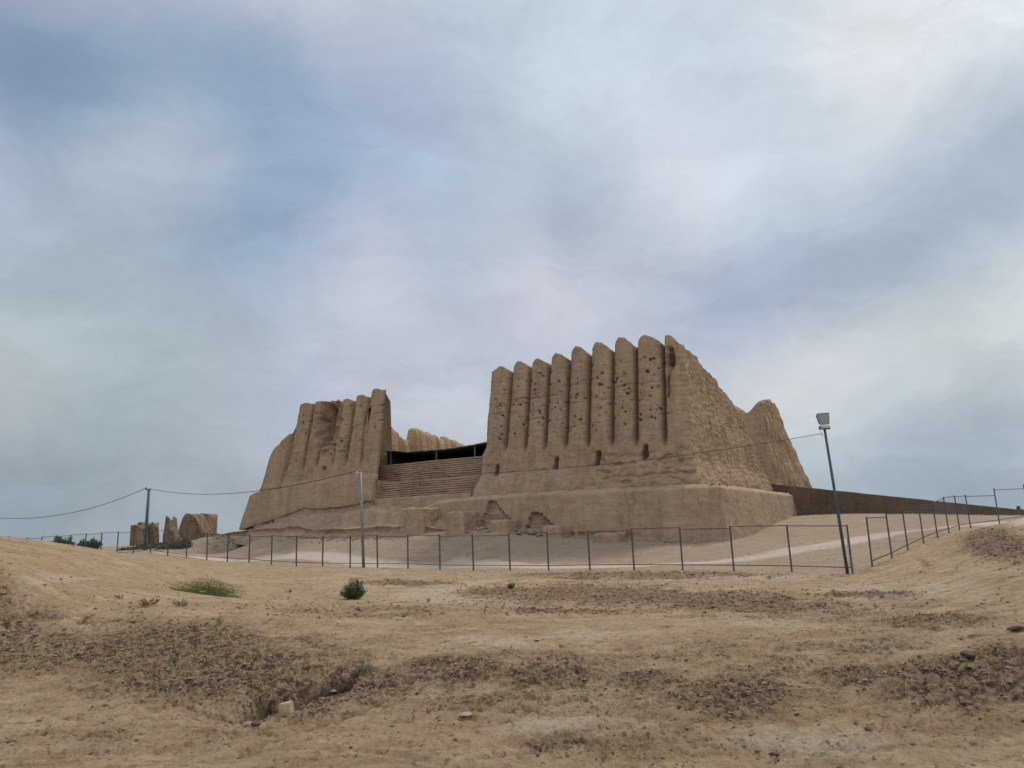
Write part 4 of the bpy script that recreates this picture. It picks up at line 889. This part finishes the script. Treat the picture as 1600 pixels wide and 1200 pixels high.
# pale block in the gully
p = on_ground(447, 1117); z = gh(p[0], p[1])
import bmesh as _bm
bm = _bm.new(); _bm.ops.create_cube(bm, size=1.0); _bm.ops.scale(bm, vec=(.125,.10,.13), verts=bm.verts)
for v in bm.verts: v.co.x += .018*(v.co.z > 0)*(1 if v.co.x < 0 else -1)*random.random(); v.co.z += .012*random.uniform(-1,1); v.co.y += .01*random.uniform(-1,1)
_bm.ops.bevel(bm, geom=bm.edges[:], offset=.008, segments=2, affect='EDGES'); me = bpy.data.meshes.new('brick'); bm.to_mesh(me); bm.free(); me.materials.append(M['slab'])
bo = bpy.data.objects.new('brick', me); COL.objects.link(bo); bo.location = (p[0], p[1], z+.05); bo.rotation_euler = (R(6), R(-4), R(-12)); tag(bo, 'pale yellow broken brick standing at the mouth of the gully', 'brick')
put(536,1062,(.10,.09,.035),3,M['rock'],'stone','grey rounded stone on the upper rim of the gully','stone',.3,'loose stones on the near ground')
put(521,1052,(.08,.05,.025),4,M['rock'],'stone','thin pale stone at the top end of the dark gully','stone',.1,'loose stones on the near ground')
put(592,1091,(.05,.04,.018),5,M['rock'],'stone','small white stone right of the gully on brown soil','stone',0,'loose stones on the near ground')
put(728,1121,(.13,.09,.03),6,M['rock'],'stone','flat pale stone in the middle of the smooth near sand','stone',.2,'loose stones on the near ground')
put(400,1145,(.10,.05,.045),7,M['clod'],'soil_clod','dark splintered clod below the gully','clod',.4,'dark clods lying on the soil')
put(388,1139,(.08,.04,.02),8,M['rock'],'stone','pale sliver of stone beside the dark splintered clod','stone',.3,'loose stones on the near ground')
put(1515,1038,(.12,.10,.06),9,M['clod'],'soil_clod','large dark clod on the right side of the near ground','clod',0,'dark clods lying on the soil')
put(1386,1051,(.07,.05,.02),10,M['rock'],'stone','pale flat stone left of the large dark clod','stone',0,'loose stones on the near ground')
put(1250,1045,(.06,.04,.02),12,M['rock'],'stone','tiny white stone on the dark mottled soil at centre right','stone',0,'loose stones on the near ground')
put(1080,1092,(.06,.05,.025),13,M['rock'],'stone','buff stone left of the mottled soil near the bottom','stone',0,'loose stones on the near ground')
put(1358,1147,(.06,.05,.02),14,M['clod'],'soil_clod','thin dark clod on the bottom right sand','clod',.2,'dark clods lying on the soil')
put(1208,1174,(.07,.04,.02),15,M['clod'],'soil_clod','small dark clod low on the smooth sand right of centre','clod',.1,'dark clods lying on the soil')
put(18,1166,(.09,.05,.025),16,M['clod'],'soil_clod','flat dark clod in the bottom left corner','clod',0,'dark clods lying on the soil')
put(1280,952,(.14,.12,.07),17,M['clod'],'soil_clod','round dark clod on the open ground before the lamp post','clod',0,'dark clods lying on the soil')
put(1590,986,(.22,.10,.06),18,M['clod'],'soil_clod','long dark clod at the right edge of the ground','clod',.1,'dark clods lying on the soil')
put(840,1000,(.08,.06,.02),19,M['rock'],'stone','pinkish stone on sand above the brown soil band','stone',0,'loose stones on the near ground')
# dry twig
p = on_ground(1419, 1087); z = gh(p[0], p[1]); mb = MB(); q = np.array([p[0],p[1],z])
mb.tube([q, q+np.array([-.01,0,.07]), q+np.array([.005,.01,.15])], [.008,.006,.003], 6); mb.tube([q+np.array([-.01,0,.05]), q+np.array([.03,0,.10])], [.005,.002], 5); tw = mb.build('dry_twig', M['slab'], None, True); tag(tw, 'short bleached twig standing up from dark soil at right', 'twig')

def scatter_pebbles():
    r = np.random.RandomState(3); n = 9000; V = []; F = []
    ang = r.uniform(-R(37), R(37), n*5); rad = 5*np.exp(r.uniform(0, math.log(8.5), n*5)); x, y = rad*np.sin(ang), rad*np.cos(ang)
    g = ground_full(x, y); w = .10 + .55*g[1] + 1.3*g[2] + .1*np.clip(fbm(x*.5,y*.5,3,160),0,1); keepi = r.rand(len(x)) < w*.5; x, y, z, dk = x[keepi][:n], y[keepi][:n], g[0][keepi][:n], np.maximum(g[1],g[2])[keepi][:n]
    base = np.array([(1,0,0),(0,1,0),(-1,0,0),(0,-1,0),(.0,.0,1),(0,0,-.6),(.6,.6,.45),(-.6,.5,.4)]); from_f = [(0,6,4),(6,1,4),(1,7,4),(7,2,4),(2,3,4),(3,0,4),(0,1,6),(1,2,7),(2,1,5),(3,2,5),(0,3,5),(1,0,5)]
    for i in range(len(x)):
        s = r.uniform(.006,.016)*(1+.7*dk[i])*(1 + (math.hypot(x[i],y[i]) > 15)*1.0); a = r.uniform(0,6.28); b = base*(1+.35*r.normal(size=(8,3)))*np.array([s*r.uniform(1,1.9), s, s*r.uniform(.6,1.1)])
        c_, s_ = math.cos(a), math.sin(a); b = np.c_[b[:,0]*c_-b[:,1]*s_, b[:,0]*s_+b[:,1]*c_, b[:,2]] + np.array([x[i],y[i],z[i]+s*.2]); k = len(V)*8; V.append(b); F.append(np.array(from_f)+k)
    o = mesh_obj('pebbles', np.concatenate(V), np.concatenate(F), M['peb'], None, False); tag(o, 'scattered small clods and pebbles over the dry soil', None, None, 'stuff')
def peb_mat():
    m, t, b = material('clod_mix'); tc = N(t, 'ShaderNodeTexCoord'); n = tex_noise(t, 3.5, 5, .7, tc.outputs['Object']); r_ = ramp(t, n.outputs[0], [(.35,(.15,.105,.072)),(.5,(.23,.168,.115)),(.66,(.32,.245,.172))]); t.links.new(r_.outputs[0], b.inputs['Base Color']); return m
M['peb'] = peb_mat(); scatter_pebbles()

# --- far ruins on the left: eroded blocks built the same way, in plain world axes
def ruin(name, px0, px1, pyb, pyt, Y, depth, seed, topf, label, taper=.08, rough=.5, cut=None, e=.6):
    a = atY(px0, pyb, Y); b = atY(px1, pyb, Y); zt = atY((px0+px1)/2, pyt, Y)[2]; zb = min(a[2], b[2]); w = b[0]-a[0]; cx = (a[0]+b[0])/2
    n = 120; t = np.linspace(0, 2*math.pi, n, endpoint=False)
    sx = np.sign(np.cos(t))*np.abs(np.cos(t))**e*w/2; sy = np.sign(np.sin(t))*np.abs(np.sin(t))**e*depth/2; H = zt-zb; rows = []; nz = 40
    for k in list(np.linspace(-.25, 1, nz))+[1.02,1.03]:
        kk = min(k, 1); sc = 1-taper*max(kk,0) ; sc = sc*(1 if k <= 1 else (.7 if k < 1.025 else .05))
        f = rough*(.5*fbm(np.cos(t)*1.6+seed, np.sin(t)*1.6+kk*H*.35, 4, seed) + .18*fbm(np.cos(t)*6, np.sin(t)*6+kk*H*1.2, 3, seed+1))
        x = cx + sx*sc + np.cos(t)*f; y = Y+depth/2 + sy*sc + np.sin(t)*f; zz = zb + H*topf(sx*(1 if k <= 1 else (.7 if k < 1.025 else .05))/w+.5)*kk
        if cut is not None: x = x + cut(kk, sx/w+.5)
        rows.append(np.c_[x, y, zz])
    V = np.concatenate(rows); m = len(rows); i = np.arange(m-1)[:,None]*n; j = np.arange(n)[None,:]; j2 = (j+1) % n
    Fq = np.stack([i+j, i+j2, i+n+j2, i+n+j], -1).reshape(-1,4); o = mesh_obj(name, V, Fq, M['ruin']); return o
tp = lambda xs, ys: (lambda t: np.interp(t, xs, ys))
rn = ruin('ruin_wall', 198, 216, 846, 820, 90, 3.0, 5, tp([0,.2,.6,.8,1],[.80,.97,1,.9,.75]), '', .08, .5, None, .8); tag(rn, 'squat square ruin stub left of the dark leaning pole', 'ruin', 'small ruins on the left horizon')
rn = ruin('ruin_wall', 207, 238, 847, 815, 93, 2.5, 6, tp([0,.15,.4,.55,.8,.9,1],[.8,1,.93,.72,.86,1,.7]), '', .05, .6, None, .8); tag(rn, 'low broad ruin wall behind the dark leaning pole', 'ruin', 'small ruins on the left horizon')
rn = ruin('ruin_wall', 249, 273, 847, 806, 92, 2.5, 7, tp([0,.2,.32,.46,.56,.7,.78,.86,1],[.15,.5,1,.92,.5,.4,.46,.25,.1]), '', .0, .15, None, 1.0); tag(rn, 'thin pointed ruin spire between the low wall and the big chunks', 'ruin', 'small ruins on the left horizon')
rn = ruin('ruin_wall', 281, 309, 846, 802, 90, 3.5, 8, tp([0,.12,.3,.5,.75,.9,1],[.72,.92,1,.98,.84,.66,.4]), '', -.05, .7, lambda k, t: .9*np.sin(k*3.1)*(t-.5), .8); tag(rn, 'rounded brown ruin chunk with an undercut foot', 'ruin', 'small ruins on the left horizon')
rn = ruin('ruin_wall', 305, 325, 843, 802, 95, 3.5, 9, tp([0,.15,.4,.85,1],[.8,.95,1,.97,.82]), '', -.04, .3, None, .8); tag(rn, 'blocky flat topped ruin chunk nearest the fortress', 'ruin', 'small ruins on the left horizon')
def mound():
    c = atY(262, 850, 92); n = 60; m = 24; V = []; 
    for i in range(m):
        rr_ = i/(m-1)
        for j in range(n):
            t = 2*math.pi*j/n; x = c[0]+8.0*rr_*math.cos(t); y = c[1]+5.*rr_*math.sin(t); z = c[2]-1.0+1.0*math.cos(rr_*math.pi/2)**1.3 + .25*float(fbm(np.array(x*.5), np.array(y*.5), 3, 170)); V.append((x,y,z))
    F = [(i*n+j, i*n+(j+1)%n, (i+1)*n+(j+1)%n, (i+1)*n+j) for i in range(m-1) for j in range(n)]; o = mesh_obj('mound', V, np.array(F)[:, ::-1], M['bank']); tag(o, kind='structure')
mound()
a = atY(64, 857.5, 88); b = atY(112, 857, 88); mb = MB(); mb.box((a[0]/2+b[0]/2, 88.3, a[2]-.1), ((b[0]-a[0])/2,0,0), (0,.3,0), (0,0,.45)); bw = mb.build('brick_wall', M['ruin']); tag(bw, 'low dark brick wall under the round bush at far left', 'wall')

# ---------------------------------------------------------------- vegetation
def leaves(name, pts, dirs, L, Wd, mat, parent=None):
    n = len(pts); r = np.random.RandomState(n); d = dirs/np.linalg.norm(dirs,axis=1,keepdims=True); s = np.cross(d, r.normal(size=(n,3))); s /= np.linalg.norm(s,axis=1,keepdims=True)
    L = L*r.uniform(.6,1.3,(n,1)); Wd = Wd*r.uniform(.7,1.3,(n,1)); a = pts; m = pts+d*L*.5; e_ = pts+d*L
    V = np.stack([a, m-s*Wd, e_, m+s*Wd], 1).reshape(-1,3); F = np.arange(4*n).reshape(-1,4)
    o = mesh_obj(name, V, F, mat, None, False)
    if parent is not None: keep(o, parent)
    return o
def bush(px, py, w, h, nst, nl, label, name='bush', mat='leaf', leaf=(.07,.012), seed=1, Y=None, stem=True, cat='bush', group=None, loose=1.0):
    p = on_ground(px, py) if Y is None else atY(px, py, Y); z = gh(p[0], p[1]) if Y is None else p[2]; base = np.array([p[0],p[1],z]); r = np.random.RandomState(seed)
    t = thing(name, base, label, cat, group); P = []; D = []; mb = MB()
    for k in range(nst):
        a = r.uniform(0, 6.283); tilt = r.uniform(0, 1)**.6*1.15; ln = h*(1.05-.35*tilt**2)*r.uniform(.75,1.12); rt = base + np.array([math.cos(a),math.sin(a),0])*w*.10*r.rand()
        d = np.array([math.cos(a)*math.sin(tilt)*w/h*.62, math.sin(a)*math.sin(tilt)*w/h*.62, math.cos(tilt*.85)]); q0 = rt; q1 = rt+d*ln*.5; q2 = rt+d*ln + np.array([0,0,-.06*h*tilt])
        mb.tube([q0,q1,q2],[.006*h*2,.004*h*2,.001*h],4,False)
        m = nl//nst; s = r.uniform(.12,1.05,m)**.8; pos = q0+(q2-q0)*s[:,None] + r.normal(0,.035*w*loose,(m,3)); P.append(pos); dd = d + r.normal(0,.55,(m,3)); D.append(dd)
    P = np.concatenate(P); P[:,2] = np.maximum(P[:,2], base[2]+.01); leaves('foliage', P, np.concatenate(D), leaf[0], leaf[1], M[mat], t)
    mb.build('stems', M['dry'], t); return t
bush(551, 936, .92, .62, 60, 4200, 'dense green leafy bush on the open sand before the fence', leaf=(.065,.010), seed=2)
bush(799, 921, .34, .22, 24, 700, 'tiny green bush just left of the brown clod field', leaf=(.04,.007), seed=3)
bush(567, 1046, .30, .26, 16, 320, 'faint grey green weed on the dark soil above the gully', 'weed','scrub',(.03,.005),5,cat='weed')
bush(232, 948, .42, .16, 16, 420, 'small yellow green weed below the grass patch', 'weed','dry',(.05,.006),6,cat='weed')
bush(281, 949, .36, .15, 14, 300, 'sparse grey weed right below the grass patch', 'weed','scrub',(.04,.005),7,cat='weed')
bush(342, 982, .20, .20, 10, 130, 'thin upright dry weed at the crest of the dark slope', 'weed','dry',(.05,.004),8,cat='weed')
bush(125, 972, .36, .16, 12, 240, 'pale dry weed on the left end of the dark slope crest', 'weed','dry',(.04,.005),9,cat='weed')
bush(306, 1018, .16, .18, 8, 110, 'small dry weed in the middle of the dark slope', 'weed','dry',(.04,.004),10,cat='weed')
bush(670, 942, .16, .12, 8, 110, 'small dry tuft between the two green bushes', 'weed','dry',(.03,.005),11,cat='weed')
bush(450, 926, .34, .12, 10, 200, 'low olive tuft between the grass patch and the dense bush', 'weed','dry',(.04,.006),12,cat='weed')
bush(188, 937, .26, .10, 8, 120, 'faint low tuft at the left below the grass patch', 'weed','dry',(.04,.005),13,cat='weed')
bush(96, 861, 2.4, 1.45, 60, 2600, 'round dark bush beside the low brick wall on the far left', 'bush','scrub',(.30,.07),14,Y=86)
bush(138, 860, 2.4, 1.15, 50, 2000, 'dark spreading bush right of the round one on the far left', 'bush','scrub',(.28,.06),15,Y=86)
bush(335, 842, 1.1, .5, 20, 500, 'tiny dark bush on the skyline between ruin chunk and fortress', 'bush','scrub',(.2,.05),16,Y=88)
bush(1592, 806, 1.3, .75, 20, 500, 'low dark bush on the far right skyline beyond the ramp', 'bush','scrub',(.25,.06),17,Y=78)
def grass_patch():
    C = on_ground(325,927)[:2]; A = on_ground(384,927)[:2]-C; B = (on_ground(325,921)[:2]-on_ground(325,934)[:2])/2; r = np.random.RandomState(5); n = 16000
    q = r.normal(0,.42,(n,2)); rr_ = np.hypot(q[:,0],q[:,1]); q = q[rr_ < 1.05+.2*np.sin(np.arctan2(q[:,1],q[:,0])*5)]; P = C+q[:,:1]*A+q[:,1:]*B
    k = fbm(P[:,0]*1.6,P[:,1]*1.6,3,180) > -.45; P = P[k]; z = ground_full(P[:,0],P[:,1])[0]; D = r.normal(0,.45,(len(P),3))+np.array([0,0,1.]); o = leaves('grass', np.c_[P,z-.01], D, .055, .006, M['grass']); tag(o, 'low green grass patch on the bare ground at left', None, None, 'stuff')
grass_patch()
def scrub():
    r = np.random.RandomState(9); P = []
    for _ in range(420):
        px = r.uniform(108, 292); py = r.uniform(np.interp(px,[100,180,230,292],[852,849,849,847]), np.interp(px,[100,180,230,292],[861,860,859,856])); c = on_ground(px, py)
        if c[1] < fenceY(px)+4.2: continue
        s = r.uniform(.25,.5); q = r.normal(0,1,(90,3)); q /= np.linalg.norm(q,axis=1,keepdims=True); q *= r.rand(90,1)**.4
        P.append(c + q*np.array([s*1.5,s,s*.62]))
    P = np.concatenate(P); o = leaves('scrub', P, r.normal(0,1,P.shape)+np.array([0,0,.8]), .24, .05, M['scrub']); tag(o, 'low green scrub covering the far left ground below the ruins', None, None, 'stuff')
scrub()

def rubble():
    r = np.random.RandomState(21); base = np.array([(1,0,0),(0,1,0),(-1,0,0),(0,-1,0),(.0,.0,1),(0,0,-.6),(.6,.6,.45),(-.6,.5,.4)]); ff = np.array([(0,6,4),(6,1,4),(1,7,4),(7,2,4),(2,3,4),(3,0,4),(0,1,6),(1,2,7),(2,1,5),(3,2,5),(0,3,5),(1,0,5)]); V = []; F = []
    def put_(u, v, s):
        w = W3(u, v, 0.); z = float(ground0(w[0], w[1])[0]); b = base*(1+.3*r.normal(size=(8,3)))*np.array([s*r.uniform(1,1.7), s, s*r.uniform(.5,1)]); a = r.uniform(0,6.28); c_, s_ = math.cos(a), math.sin(a)
        b = np.c_[b[:,0]*c_-b[:,1]*s_, b[:,0]*s_+b[:,1]*c_, b[:,2]] + np.array([w[0], w[1], z+s*.3]); F.append(ff+len(V)*8); V.append(b)
    for _ in range(420): put_(r.uniform(1, 24), -.75-abs(r.normal(0,.5)), r.uniform(.03,.10))
    for uc in (13.3, 17.0, 12.2, 16.0):
        for _ in range(70): put_(r.normal(uc,.7), -.9-abs(r.normal(0,.6)), r.uniform(.05,.2))
    for _ in range(260): put_(r.uniform(25, 45), -3.3-abs(r.normal(0,.7)), r.uniform(.03,.14))
    for _ in range(200): w = r.uniform(0, 18); put_(-w, 27.6-abs(r.normal(0,.5)), r.uniform(.02,.08))
    o = mesh_obj('rubble', np.concatenate(V), np.concatenate(F), M['bank'], None, False); tag(o, 'fallen mudbrick crumbs along the foot of the platform', None, None, 'stuff')
rubble()

def litter():
    r = np.random.RandomState(31); n = 7000; ang = r.uniform(-R(37), R(37), n*4); rad = 5*np.exp(r.uniform(0, math.log(6), n*4)); x, y = rad*np.sin(ang), rad*np.cos(ang); g = ground_full(x, y); w = .07+.5*g[1]+.1*np.clip(fbm(x*.6,y*.6,3,162),0,1); k = r.rand(len(x)) < w*.6
    P = np.c_[x, y, g[0]+.004][k][:n]; D = np.c_[r.normal(0,1,(len(P),2)), r.normal(.04,.08,len(P))]; o = leaves('dry_litter', P, D, .055, .0028, M['litter']); tag(o, 'dry straw and twig litter lying on the dark soil', None, None, 'stuff')
M['litter'] = leafmat('straw', (.12,.085,.055), (.36,.29,.19)); litter()
